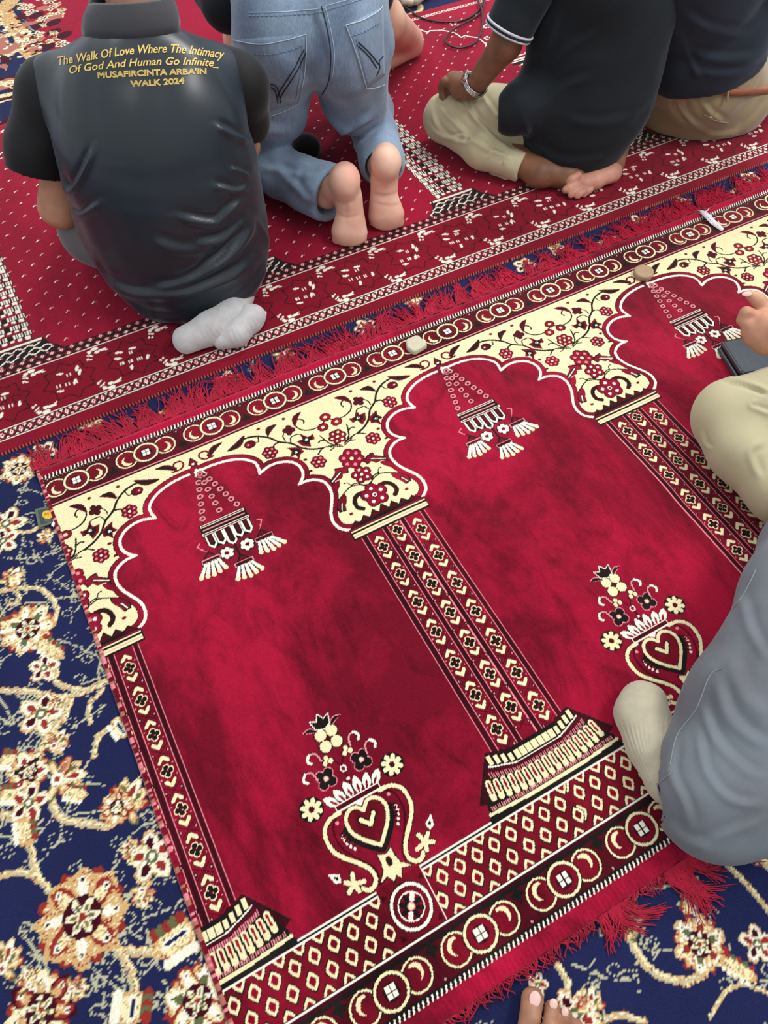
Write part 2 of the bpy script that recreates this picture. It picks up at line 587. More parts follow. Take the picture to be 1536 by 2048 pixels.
# stepped zigzag on the capital
for k in range(-3, 4):
    xk = k * .021
    for w_, c_ in ((.019, 'K'), (.0145, 'M')):
        hh = .028 - abs(k) * .0040
        ce.poly([(xk - w_, .655), (xk - w_ * .5, .655 + hh * .5), (xk, .655 + hh * w_ / .019), (xk + w_ * .5, .655 + hh * .5), (xk + w_, .655)], c_)
ce.rect(-.055, .055, .653, .662, 'K')
# capital bars
cap = Pen()
cap.rect(-.083, .083, .630, .6565, 'K')
cap.rect(-.083, .083, .652, .6555, 'R')
cap.rect(-.081, .081, .6475, .6515, 'C')
cap.rect(-.081, .081, .6345, .6435, 'C')
cap.rect(-.081, .081, .638, .6395, 'P')

# --- column shaft: three lanes of hearts and crosses
shaft = Pen()
shaft.rect(-.070, .070, .165, .632, 'R')
for xx in (-.0635, -.0195, .0195, .0635):
    shaft.rect(xx - .0055, xx + .0055, .165, .632, 'M')
    shaft.rect(xx - .0018, xx + .0018, .165, .632, 'D')
    for s_ in (-1, 1):
        shaft.rect(xx + s_ * .0052 - .0008, xx + s_ * .0052 + .0008, .165, .632, 'P')


def chevron(pen, x, y, up, c='C'):
    s_ = 1 if up else -1
    P_ = [(x - .0072, y - s_ * .0046), (x, y + s_ * .0030), (x + .0072, y - s_ * .0046)]
    pen.line(P_, .0078, 'K'); pen.line(P_, .0057, c)


def crossflower(pen, x, y):
    for dx, dy in ((-.0058, 0), (.0058, 0), (0, -.0058), (0, .0058)):
        pen.ell(x + dx * 1.05, y + dy * 1.05, .0056, .0056, 'C')
    for dx, dy in ((-.0058, 0), (.0058, 0), (0, -.0058), (0, .0058)):
        pen.ell(x + dx, y + dy, .0041, .0041, 'K')
    pen.ell(x, y, .0022, .0022, 'B')


for li, lx in enumerate((-.0415, 0.0, .0415)):
    y0_ = .613 if li == 1 else .593
    for k in range(0, 8):
        yy = y0_ - k * .0651
        if yy < .19: continue
        # zigzag lozenge ground
        for s_ in (-1, 1):
            shaft.line([(lx - s_ * .013, yy - .0325 - .009), (lx + s_ * .013, yy - .0325 + .009)], .0016, 'M')
            shaft.ell(lx + s_ * .0125, yy - .0325, .0030, .0038, 'K'); shaft.ell(lx + s_ * .0125, yy - .0325, .0013, .0018, 'P')
            shaft.ell(lx + s_ * .0128, yy + .010, .0012, .0012, 'P'); shaft.ell(lx + s_ * .0128, yy - .010, .0012, .0012, 'P')
        crossflower(shaft, lx, yy)
        chevron(shaft, lx, yy + .0212, True)
        chevron(shaft, lx, yy - .0212, False)
shaft.rect(-.075, .075, .14, .1665, 'R')


# --- flared base
def prof(x, hw):
    a = max(0.0, abs(x) - .042)
    return .30 * a if a < .04 else .012 + .55 * (a - .04)


base = Pen()
def band(y0, y1, h0, h1, c, n=24):
    up = [(-h1 + 2 * h1 * i / n, y1 + prof(-h1 + 2 * h1 * i / n, h1)) for i in range(n + 1)]
    dn = [(-h0 + 2 * h0 * i / n, y0 + prof(-h0 + 2 * h0 * i / n, h0) * .85) for i in range(n + 1)]
    base.poly(up + dn[::-1], c)


band(.083, .168, .130, .080, 'K')
band(.083, .168, .127, .078, 'D')
base.poly([(-.128, .083), (-.120, .108), (-.086, .150), (-.080, .176), (-.05, .166), (.05, .166), (.080, .176), (.086, .150), (.120, .108), (.128, .083)], 'K')
for i in range(-7, 8):          # ivory blocks
    x = i * .0112
    w_ = .0046 if abs(i) < 4 else .0034
    yb = .1475 + prof(x, 0); yt = .1605 + prof(x, 0) * 1.15
    base.poly([(x - w_, yb), (x + w_, yb), (x + w_, yt), (x - w_, yt)], 'C')
for seg in ((-.084, .084),):
    P_ = [(x, .1435 + prof(x, 0) * 1.05) for x in np.linspace(-.086, .086, 30)]
    base.line(P_, .0022, 'W')
    P_ = [(x, .1375 + prof(x, 0) * .9) for x in np.linspace(-.088, .088, 30)]
    base.line(P_, .0075, 'M')
for i in range(-26, 27):
    x = i * .0035
    y = .1325 + prof(x, 0) * .8
    base.line([(x, y - .0032), (x, y + .0036)], .0019, 'P')
for i in range(-8, 9):          # ivory petals
    x = i * .0128
    y = .1145 + prof(x, 0) * .45
    top = .0125
    fan = .16 * i / 8
    a_ = (x + fan * .012, y - .010); b_ = (x - fan * .012, y + top)
    base.line([a_, b_], .0098, 'C'); base.line([(x, y - .003), b_], .0034, 'R')
for i in range(-32, 33):
    x = i * .0036
    y = .0990 + prof(x, 0) * .12
    base.line([(x, y - .0022), (x, y + .0022)], .0018, 'P')
base.line([(x, .0925 + max(0, abs(x) - .06) * .06) for x in np.linspace(-.122, .122, 20)], .0050, 'C')
base.line([(x, .0868 + max(0, abs(x) - .06) * .04) for x in np.linspace(-.126, .126, 20)], .0040, 'K')

# --- lozenge dado, from column axis to the pedestal
lat = Pen()
lat.rect(0, AXR + .001, .004, .088, 'B')
XE = AXR - .036
lat.rect(0, XE, .0795, .0885, 'K'); lat.rect(0, XE, .0855, .0876, 'W'); lat.rect(0, XE, .0802, .0822, 'W')


def lozenge(x, y, half=0):
    W_, H_ = .0106, .0136
    for sc_, c_ in ((1.10, 'K'), (.93, 'C'), (.54, 'R'), (.36, 'B')):
        pts = []
        for k in range(8):
            a = k * math.pi / 4
            rr = 1.0 if k % 2 == 0 else .80
            pts.append((x + W_ * sc_ * rr * math.cos(a), y + H_ * sc_ * rr * math.sin(a)))
        if half > 0: pts = [(p[0], min(p[1], y)) for p in pts]
        if half < 0: pts = [(p[0], max(p[1], y)) for p in pts]
        lat.poly(pts, c_)


for k in range(9):
    xk = .0152 / 2 * 0 + k * .0305
    if xk < XE - .004: lozenge(xk + .003, .0325)
    if xk + .0182 < XE - .004:
        lozenge(xk + .0182, .0585)
        lozenge(xk + .0182, .0075, -1)
    if xk + .003 < XE - .006: lozenge(xk + .003, .0795, 1)
lat.line([(XE, .087), (XE, .006)], .0024, 'W')

# --- pedestal under the vase, on the arch axis
ped = Pen()
ped.rect(AX - .036, AX + .036, .004, .090, 'B')
for s_ in (-1, 1):
    ped.poly([(AX + s_ * .034, .012), (AX + s_ * .034, .024), (AX + s_ * .024, .012)], 'D')
    ped.poly([(AX + s_ * .034, .070), (AX + s_ * .034, .080), (AX + s_ * .026, .074)], 'D')
ped.ell(AX, .047, .0325, .0335, 'K'); ped.ell(AX, .047, .0310, .0320, 'W'); ped.ell(AX, .047, .0265, .0275, 'K'); ped.ell(AX, .047, .0255, .0265, 'B')
ped.ell(AX, .047, .0200, .0200, 'W'); ped.ell(AX, .047, .0180, .0180, 'B')
for k in range(8):
    a = k * math.pi / 4 + .2
    c_ = 'K' if k % 4 != 1 else 'W'
    ped.line([(AX + .0095 * math.cos(a), .047 + .0095 * math.sin(a)), (AX + .0155 * math.cos(a), .047 + .0155 * math.sin(a))], .0068, c_, w2=.0080)
ped.ell(AX, .047, .0058, .0058, 'P'); ped.ell(AX, .047, .0042, .0042, 'C')

# --- hanging lamp
lamp = Pen()
LX = AX + .004


def bead(x, y, r=.0066):
    lamp.ell(x, y, r + .0013, r + .0011, 'K'); lamp.ell(x, y, r, r * .9, 'P'); lamp.ell(x, y, r * .5, r * .45, 'B')


for (xa, ya, xb, yb, n) in ((LX - .004, .925, LX - .037, .806, 7), (LX - .001, .922, LX + .002, .808, 6), (LX + .005, .922, LX + .041, .806, 7)):
    lamp.line([(xa, ya), (xb, yb)], .0022, 'K')
    for k in range(n):
        t = (k + .35) / n
        bead(xa + (xb - xa) * t, ya + (yb - ya) * t)
lamp.poly([(LX - .009, .932), (LX + .006, .934), (LX + .011, .918), (LX - .010, .918)], 'W')
bead(LX, .921, .006)
lamp.rect(LX - .047, LX + .047, .786, .8035, 'K'); lamp.rect(LX - .045, LX + .045, .7965, .802, 'W'); lamp.rect(LX - .043, LX + .043, .7985, .8000, 'B')
lamp.rect(LX - .043, LX + .043, .7875, .7905, 'P')
lamp.rect(LX - .049, LX + .049, .774, .7855, 'K'); lamp.rect(LX - .048, LX + .048, .7765, .783, 'W'); lamp.rect(LX - .046, LX + .046, .779, .7805, 'B')
lamp.poly([(LX - .046, .776), (LX + .046, .776), (LX + .042, .745), (LX + .012, .742), (LX, .732), (LX - .012, .742), (LX - .042, .745)], 'K')
for k, xx in enumerate((-.036, -.018, 0, .018, .036)):
    d_ = .010 if k == 2 else 0
    hw = .0072
    P_ = [(LX + xx - hw, .774), (LX + xx - hw, .753 - d_), (LX + xx, .745 - d_), (LX + xx + hw, .753 - d_), (LX + xx + hw, .774)]
    lamp.line(P_, .0058, 'K'); lamp.line(P_, .0038, 'W'); lamp.rect(LX + xx - .003, LX + xx + .003, .756 - d_, .774, 'M')
for s_ in (-1, 1):
    x_, y_ = LX + s_ * .0205, .7225
    lamp.ell(x_, y_, .0150, .0138, 'K')
    for k in range(6):
        a = k * math.pi / 3 + .2
        lamp.ell(x_ + .0088 * math.cos(a), y_ + .0082 * math.sin(a), .0046, .0046, 'W')
    lamp.ell(x_, y_, .0040, .0040, 'R'); lamp.ell(x_, y_, .0018, .0018, 'K')
lamp.line([(LX, .735), (LX, .705)], .0042, 'K')


def tassel(x, y, lean):
    lamp.poly([(x, y + .022), (x - .014, y + .006), (x + .014, y + .006)], 'K')
    lamp.poly([(x, y + .017), (x - .009, y + .007), (x + .009, y + .007)], 'B')
    lamp.rect(x - .0195, x + .0195, y - .0045, y + .0075, 'K'); lamp.rect(x - .0185, x + .0185, y - .0035, y + .0065, 'P'); lamp.rect(x - .0165, x + .0165, y - .001, y + .004, 'D')
    for k in range(5):
        t = (k - 2) / 2
        a_ = (x + t * .013, y - .005); b_ = (x + t * .024 + lean * .006, y - .031 + abs(t) * .004)
        lamp.line([a_, b_], .0086, 'K', w2=.0105)
    for k in range(5):
        t = (k - 2) / 2
        a_ = (x + t * .013, y - .005); b_ = (x + t * .024 + lean * .006, y - .031 + abs(t) * .004)
        lamp.line([a_, ((a_[0] + b_[0]) / 2, (a_[1] + b_[1]) / 2), b_], .0058, 'W', w2=.0082)
        lamp.ell(b_[0], b_[1], .0045, .0050, 'C')


tassel(LX + .001, .6885, 0)
tassel(LX - .052, .7215, -1)
tassel(LX + .055, .7205, 1)
for s_ in (-1, 1):
    lamp.line([(LX + s_ * .052, .742), (LX + s_ * .060, .750), (LX + s_ * .066, .760), (LX + s_ * .058, .765)], .0022, 'P')
    lamp.line([(LX + s_ * .049, .740), (LX + s_ * .057, .748)], .002, 'K')

# --- vase of flowers
vase = Pen()
z4 = lambda *p: zq('4', p)


def both(pts, w, c, closed=False):
    P_ = smoothline(pts, 5, closed)
    vase.line(P_, w, c, closed); vase.line([(2 * AX - p[0], p[1]) for p in P_], w, c, closed)


body = z4((510, 905), (440, 955), (405, 1030), (418, 1110), (470, 1190), (560, 1240), (650, 1272), (730, 1312), (772, 1370), (768, 1430), (728, 1468), (680, 1455))
# wine band woven inside the body
both([(p[0] * .80 + AX * .20, p[1] - .002) for p in body[:9]], .0032, 'M')
both(body, .0088, 'K'); both(body, .0062, 'C')
q = (AX - .060, .112)
for s_ in (-1, 1):
    qx = AX + s_ * .0605
    for dx, dy in ((-.010, .008), (.004, .013), (-.011, -.006), (.003, -.011)):
        vase.line([(qx, .112), (qx + s_ * -dx * 1.0, .112 + dy)], .0094, 'K')
    for dx, dy in ((-.010, .008), (.004, .013), (-.011, -.006), (.003, -.011)):
        vase.line([(qx, .112), (qx + s_ * -dx * 1.0, .112 + dy)], .0066, 'C')
    vase.line([(qx, .112), (AX + s_ * .045, .1085)], .0062, 'C')
    bx = qx + s_ * .018
    vase.poly([(bx + s_ * .010, .142), (bx - s_ * .005, .134), (bx - s_ * .003, .123), (bx + s_ * .006, .126)], 'W')
    vase.poly([(bx + s_ * .005, .136), (bx - s_ * .002, .132), (bx, .127), (bx + s_ * .003, .129)], 'K')
# rim and crown of leaves
for k in range(6):
    t = (k - 2.5) / 2.5
    a_ = (AX + t * .031, .221); b_ = (AX + t * .048, .2505 - abs(t) * .010)
    vase.leaf(a_, b_, .0165, 'K'); vase.leaf(a_, b_, .0138, 'W'); vase.leaf(a_, ((a_[0] + b_[0] * 1.5) / 2.5, (a_[1] + 1.5 * b_[1]) / 2.5), .0042, 'R')
vase.rect(AX - .0385, AX + .0385, .2115, .2225, 'W'); vase.rect(AX - .0370, AX + .0370, .2135, .2205, 'M')
vase.poly([(AX - .008, .2115), (AX + .008, .2115), (AX, .204)], 'W')
# heart
heartR = [(AX, .1960), (AX + .009, .2055), (AX + .020, .2065), (AX + .030, .1985), (AX + .0330, .185), (AX + .028, .170), (AX + .016, .155), (AX, .1400)]
hr = smoothline(heartR, 5)
heart = hr + [(2 * AX - p[0], p[1]) for p in hr[::-1]]
low = [p for p in hr if p[1] < .190]
both([(p[0] + .0048, p[1] - .004) for p in low[::5]] + [(AX, .1330)], .0090, 'K')
for t in range(5):
    p = low[int(t * (len(low) - 6) / 5)]
    both([(p[0] + .006, p[1] - .004), (p[0] + .014, p[1] - .006 + .002 * (t % 2))], .0030, 'K')
    both([(p[0] + .013, p[1] - .010), (p[0] + .0135, p[1] - .0105)], .0042, 'W')
vase.poly(heart, 'B')
vase.line(heart, .0078, 'K'); vase.line(heart, .0056, 'C')
V_ = [(AX - .011, .186), (AX, .173), (AX + .011, .186)]
vase.line(V_, .0108, 'K'); vase.line(V_, .0062, 'C')
for s_ in (-1, 1):
    vase.ell(AX + s_ * .045, .199, .0030, .0030, 'P')
# fleur at the foot
fl = [(AX - .011, .130), (AX, .125), (AX + .011, .130), (AX + .0115, .117), (AX + .014, .106), (AX + .0265, .094), (AX + .012, .098), (AX + .006, .087), (AX, .094), (AX - .006, .087), (AX - .012, .098), (AX - .0265, .094), (AX - .014, .106), (AX - .0115, .117)]
vase.line(fl, .0034, 'K', True); vase.poly(fl, 'C'); vase.ell(AX, .1145, .0048, .0075, 'R'); vase.ell(AX, .1145, .0038, .0062, 'K')
# bouquet
vase.line([(AX, .243), (AX, .262)], .0034, 'M'); vase.ell(AX, .250, .0026, .0026, 'W'); vase.ell(AX, .267, .0052, .0060, 'W'); vase.ell(AX, .267, .0032, .0038, 'R')
for s_ in (-1, 1):
    vase.line([(AX, .272), (AX + s_ * .006, .281), (AX + s_ * .008, .290)], .0026, 'M')
    # black four petal flowers
    x_, y_ = AX + s_ * .0315, .2655
    for k in range(4):
        a = math.pi / 4 + k * math.pi / 2
        vase.ell(x_ + .0098 * math.cos(a), y_ + .0098 * math.sin(a), .0088, .0088, 'P')
    for k in range(4):
        a = math.pi / 4 + k * math.pi / 2
        vase.ell(x_ + .0098 * math.cos(a), y_ + .0098 * math.sin(a), .0074, .0074, 'K')
    vase.ell(x_, y_, .0044, .0044, 'P'); vase.ell(x_, y_, .003, .003, 'C')
    # cream eight petal flowers
    x_, y_ = AX + s_ * .0712, .2355
    vase.ell(x_, y_, .0195, .0190, 'K')
    for k in range(8):
        a = k * math.pi / 4 + .2
        vase.line([(x_ + .0075 * math.cos(a), y_ + .0075 * math.sin(a)), (x_ + .0140 * math.cos(a), y_ + .0138 * math.sin(a))], .0074, 'C', w2=.0094)
    vase.ell(x_, y_, .0048, .0048, 'M')
    # three dot buds
    for dx, dy in ((0, .004), (-.005, -.003), (.005, -.003)):
        vase.ell(AX + s_ * .0175 + dx, .290 + dy, .0052, .0050, 'K')
    for dx, dy in ((0, .004), (-.005, -.003), (.005, -.003)):
        vase.ell(AX + s_ * .0175 + dx, .290 + dy, .0040, .0040, 'C')
    # curled tendrils
    for (x_, y_) in ((.034, .298), (.052, .274)):
        P_ = smoothline([(AX + s_ * (x_ - .008), y_ - .004), (AX + s_ * (x_ - .004), y_ + .010), (AX + s_ * (x_ + .006), y_ + .013), (AX + s_ * (x_ + .012), y_ + .005), (AX + s_ * (x_ + .008), y_ - .001)], 4)
        vase.line(P_, .0052, 'K'); vase.line(P_, .0032, 'P')
        vase.line(P_[8:], .0042, 'W')
for k in range(4):
    a = math.pi / 4 + k * math.pi / 2
    vase.ell(AX + .0140 * math.cos(a), .3205 + .0140 * math.sin(a), .0112, .0112, 'K')
for k in range(4):
    a = math.pi / 4 + k * math.pi / 2
    vase.ell(AX + .0140 * math.cos(a), .3205 + .0140 * math.sin(a), .0094, .0094, 'C')
vase.poly([(AX - .006, .3205), (AX, .3265), (AX + .006, .3205), (AX, .3145)], 'M')
for s_ in (-1, 1):
    vase.leaf((AX + s_ * .012, .338), (AX + s_ * .034, .347), .0085, 'P', s_ * .003); vase.leaf((AX + s_ * .012, .338), (AX + s_ * .033, .346), .0058, 'K', s_ * .003)
tul = [(AX - .012, .343), (AX - .016, .358), (AX - .006, .353), (AX, .364), (AX + .006, .353), (AX + .016, .358), (AX + .012, .343), (AX, .338)]
vase.line(tul, .003, 'W', True); vase.poly(tul, 'K')


# --- medallion border strips
def strip(pen, sgn):
    """one repeat of the medallion border, centred on 0; sgn flips it"""
    R_ = .0228
    def c_shape(s_):
        cx = s_ * .0405
        pen.ell(cx, 0, R_ + .0016, R_ + .0012, 'K'); pen.ell(cx, 0, R_, R_ - .0005, 'C'); pen.ell(cx, 0, R_ - .0030, R_ - .0032, 'K'); pen.ell(cx, 0, R_ - .0042, R_ - .0042, 'B')
        # inner crescent
        o = [(cx + s_ * (-.001 + .0125 * math.cos(a)) * 1.0, sgn * (-.004 + .0125 * math.sin(a))) for a in np.linspace(-1.9, .9, 9)]
        i_ = [(cx + s_ * (-.005 + .0110 * math.cos(a)) * 1.0, sgn * (-.001 + .0110 * math.sin(a))) for a in np.linspace(.9, -1.7, 9)]
        pen.poly(o + i_, 'C')
    c_shape(-1); c_shape(1)
    pen.ell(0, 0, R_ + .0050, R_ + .0030, 'K'); pen.ell(0, 0, R_ + .0030, R_ + .0014, 'C'); pen.ell(0, 0, R_ - .0010, R_ - .0026, 'K'); pen.ell(0, 0, R_ - .0022, R_ - .0038, 'B')
    pen.ell(0, 0, .0125, .0120, 'D')
    pen.rect(-.0092, .0092, -.0092, .0092, 'K')
    for dx in (-.0046, .0046):
        for dy in (-.0046, .0046):
            pen.rect(dx - .0036, dx + .0036, dy - .0036, dy + .0036, 'W')
    # arrow and little diamond between medallions
    xm = .0729
    pen.poly([(xm - .012, -sgn * .016), (xm - .004, -sgn * .010), (xm, -sgn * .001), (xm + .004, -sgn * .010), (xm + .012, -sgn * .016), (xm + .003, -sgn * .0225), (xm - .003, -sgn * .0225)], 'K')
    pen.ell(xm, sgn * .0225, .0036, .0036, 'K'); pen.ell(xm, sgn * .0225, .0018, .0018, 'P')


top_s = Pen(); strip(top_s, 1)
bot_s = Pen(); strip(bot_s, -1)

cols_x = [k * PER for k in range(-1, 4)]
for cx in cols_x:
    for mir in (False, True):
        spn.stamp(ra, cx, 0, mir)
        ol.stamp(ra, cx, 0, mir)
        field.stamp(ra, cx, 0, mir)
        edge.stamp(ra, cx, 0, mir)
for cx in cols_x:
    for mir in (False, True):
        f.stamp(ra, cx, 0, mir)
        lat.stamp(ra, cx, 0, mir)
    shaft.stamp(ra, cx); ce.stamp(ra, cx); cap.stamp(ra, cx); base.stamp(ra, cx)
for k in range(0, 4):
    ox = k * PER
    # teardrop over the arch
    xx = AX + ox
    for w_, c_ in ((1.0, 'K'), (.78, 'B')):
        ra.poly([(xx - .0105 * w_, .951), (xx, .951 + .019 * w_), (xx + .0105 * w_, .951), (xx, .951 - .010 * w_)], c_)
    ra.ell(xx, .951, .003, .003, 'W')
    ped.stamp(ra, ox); lamp.stamp(ra, ox); vase.stamp(ra, ox)
# borders
ra.rect(A_L, A_R, .984, A_T, 'M'); ra.rect(A_L, A_R, .984, .9875, 'K'); ra.rect(A_L, A_R, .9885, .9905, 'P'); ra.rect(A_L, A_R, .9975, 1.0525, 'M')
ra.rect(A_L, A_R, A_B, .006, 'M'); ra.rect(A_L, A_R, .0035, .0062, 'W'); ra.rect(A_L, A_R, .0062, .0085, 'K'); ra.rect(A_L, A_R, -.0045, -.0020, 'K'); ra.rect(A_L, A_R, -.002, .0035, 'D')
ra.rect(A_L, A_R, -.0075, -.0050, 'K')
k = 0
xx = .0729 - 6 * .1458
while xx < A_R + .1:
    if xx > A_L - .05:
        top_s.stamp(ra, xx, 1.0255); bot_s.stamp(ra, xx, -.0300)
    xx += .14535
ra.rect(A_L, A_R, 1.0515, 1.0605, 'K')
ra.rect(A_L, A_R, 1.0635, A_T, 'U'); ra.rect(A_L, A_R, A_B, -.0665, 'U')
ra.rect(A_L, A_R, -.0665, -.0565, 'K')
xx = A_L
while xx < A_R:
    ra.line([(xx, 1.0575), (xx + .0018, 1.0635)], .0028, 'W'); ra.rect(xx + .002, xx + .0036, 1.0525, 1.0560, 'P')
    ra.line([(xx, -.0665), (xx + .0022, -.0605)], .0026, 'W') 
    xx += .0074
# overcast side edge of the left end
xx = A_B
i = 0
while xx < 1.09:
    ra.rect(A_L, A_L + .0085, xx, xx + .0045, ('R', 'P', 'B', 'S')[RNG.integers(0, 4)]); xx += .0045

mat_pile_a = pile_mat('crimson_velvet_pile', sheen=0.32, nap=0.52, fine=0.16)
AW = 0.0


def a_world(X, Y):
    return uv2w(X + UC, Y)


def a_height(X, Y):
    z_ = 0.0075 + .0011 * (vnoise(X, Y, .16, 3) - .5) + .0016 * (vnoise(X + .3 * Y, Y, .07, 5) - .5)
    # creases of the cloth
    for (x1, y1, x2, y2, h, w) in ((.10, .80, .22, .30, .0030, .03), (.35, .9, .52, .45, .0035, .035), (-.35, .75, -.30, .3, .0025, .04), (.55, .8, .75, .62, .003, .03)):
        dx, dy = x2 - x1, y2 - y1
        L = dx * dx + dy * dy
        t = np.clip(((X - x1) * dx + (Y - y1) * dy) / L, 0, 1)
        d2 = (X - x1 - t * dx) ** 2 + (Y - y1 - t * dy) ** 2
        z_ = z_ + h * np.exp(-d2 / w ** 2)
    # rounded selvedges
    for v0, s_ in ((A_T, 1), (A_B, -1)):
        band_ = np.clip(1 - np.abs(Y - (v0 - s_ * .013)) / .013, 0, 1)
        z_ = z_ + .006 * np.sqrt(band_) * (1 + .12 * np.sin(X * 2 * math.pi / .0075))
    e = np.minimum(np.minimum(X - A_L, A_R - X), np.minimum(Y - A_B, A_T - Y))
    z_ = z_ * np.clip(np.sqrt(np.clip(e / .004, 0, 1)), 0, 1) + .0006
    return z_


ca = uv2w(UC + .4, .5)
rugA = empty('prayer_rug', (ca[0], ca[1], 0), YAW)
tag(rugA, 'crimson velvet prayer rug with cream arches, vases and hanging lamps, nearest in the photo', 'rug')
pile_mesh('pile', ra, mat_pile_a, a_world, a_height, rugA, jitter=.00018)

# fringes
mat_fringe = cloth_mat('crimson_fringe', srgb(176, 14, 52), 0.8, 0.08, 0.15, 30, 0.1, 700)


def ribbon_tubes(name, strands, r, mat, parent, sides=4):
    V, F = [], []
    for S in strands:
        S = np.asarray(S)
        T = np.gradient(S, axis=0)
        T /= np.linalg.norm(T, axis=1)[:, None] + 1e-9
        up = np.array([0, 0, 1.0])
        Nn = np.cross(T, up); Nn /= np.linalg.norm(Nn, axis=1)[:, None] + 1e-9
        Bn = np.cross(Nn, T)
        b0 = len(V)
        n = len(S)
        for i in range(n):
            rr = r * (1 - .55 * i / (n - 1))
            for k in range(sides):
                a = 2 * math.pi * k / sides
                V.append(S[i] + (Nn[i] * math.cos(a) + Bn[i] * math.sin(a)) * rr)
        for i in range(n - 1):
            for k in range(sides):
                F.append((b0 + i * sides + k, b0 + i * sides + (k + 1) % sides, b0 + (i + 1) * sides + (k + 1) % sides, b0 + (i + 1) * sides + k))
    return mesh_obj(name, np.array(V), np.array(F), mat, parent)


def fringe(x0, x1, v0, s_, n, lmin, lmax, clump, seed, lean=0.0, gap=None):
    r = np.random.default_rng(seed)
    out = []
    ncl = int((x1 - x0) / clump)
    cen = x0 + (np.arange(ncl + 1)) * clump + r.normal(0, clump * .3, ncl + 1)
    ph = r.uniform(-1, 1, ncl + 1)
    for i in range(n):
        x = x0 + (x1 - x0) * (i + r.random()) / n
        j = int(np.clip(round((x - x0) / clump), 0, ncl))
        L = r.uniform(lmin, lmax)
        if gap is not None and gap(x) > r.random(): L *= .45
        bend = ph[j] * .75 + r.normal(0, .22) + lean
        pull = (cen[j] - x) * r.uniform(0, .9)
        S = []
        wob = r.uniform(-1, 1) * .006
        for k in range(8):
            t = k / 7
            xx = x + pull * t + bend * L * (t ** 1.8) * .8 + wob * math.sin(t * 5)
            vv = v0 + s_ * L * (t - .22 * abs(bend) * t * t)
            zz = .0065 * (1 - t) + .0022 + .004 * abs(math.sin(t * 3 + x * 90)) * r.uniform(.2, 1)
            w = uv2w(xx + UC, vv)
            S.append((w[0], w[1], zz))
        out.append(S)
    return out


st = fringe(A_L, A_R, A_T - .003, 1, 1900, .045, .088, .026, 4, 0.1, gap=lambda x: .45 * (math.sin(x * 9 + 1) > .1))
fr1 = ribbon_tubes('fringe', st, .00185, mat_fringe, rugA)
tag(fr1, kind='stuff')
st = fringe(A_L, A_R, A_B + .003, -1, 950, .008, .022, .02, 9)
for (cx, L, ln, m) in ((-.045, .06, .9, 60), (-.06, .05, -.3, 40), (.06, .085, .5, 110), (.085, .06, 1.2, 60), (.13, .08, 1.3, 110), (.17, .065, 1.5, 70)):
    st += fringe(cx, cx + .035, A_B + .003, -1, m, L * .5, L, .03, int(cx * 1000) + 200, ln)
fr2 = ribbon_tubes('fringe', st, .0012, mat_fringe, rugA)
tag(fr2, kind='stuff')

# ================================================================== FAR PRAYER RUG (star border, brick columns)
B_L, B_R, B_B, B_T = -1.15, 2.30, 1.166, 2.405
rb = Ras(B_L, B_R, B_B, B_T, .0024, 'R')
BP = .586
BC0 = .052


def small_flower(ras, x, y, s_, c='W'):
    """ivory spray leaning to one side"""
    for dx, dy, rx, ry, an in ((0, 0, .0085, .0050, .0), (.0015, .011, .0060, .0048, .3), (-.015, .007, .0042, .0026, .5), (-.012, .016, .0042, .0024, 1.0), (-.018, .013, .0036, .0022, .7),
                               (.012, .009, .0062, .0036, .2), (.022, .013, .0050, .0022, .5), (.019, .008, .0050, .0020, -.1), (-.022, .022, .0045, .0024, 1.9), (-.016, .025, .0042, .0022, .9), (-.0125, .003, .0052, .0036, .1)):
        ras.ell(x + dx * 1.05, y + s_ * dy * 1.15, rx, ry, c, s_ * an)


def lattice_band(y0, y1, rows, per=.0197):
    rb.rect(B_L, B_R, y0, y1, 'K')
    h = (y1 - y0) / rows
    for j in range(rows):
        yc_ = y0 + h * (j + .5)
        n = int((B_R - B_L) / per)
        for i in range(n + 1):
            x = B_L + i * per + (per / 2 if j % 2 else 0)
            rb.poly([(x - per * .46, yc_), (x, yc_ + h * .46), (x + per * .46, yc_), (x, yc_ - h * .46)], 'R')
            rb.poly([(x - per * .22, yc_), (x, yc_ + h * .30), (x + per * .22, yc_), (x, yc_ - h * .30)], 'W')
            rb.ell(x, yc_, per * .08, h * .1, 'R')
            if rows == 1:
                xm = x + per / 2
                rb.poly([(xm - per * .22, y1 - .003), (xm + per * .22, y1 - .003), (xm, y1 - .010)], 'W')
                rb.poly([(xm - per * .22, y0 + .003), (xm + per * .22, y0 + .003), (xm, y0 + .007)], 'W')


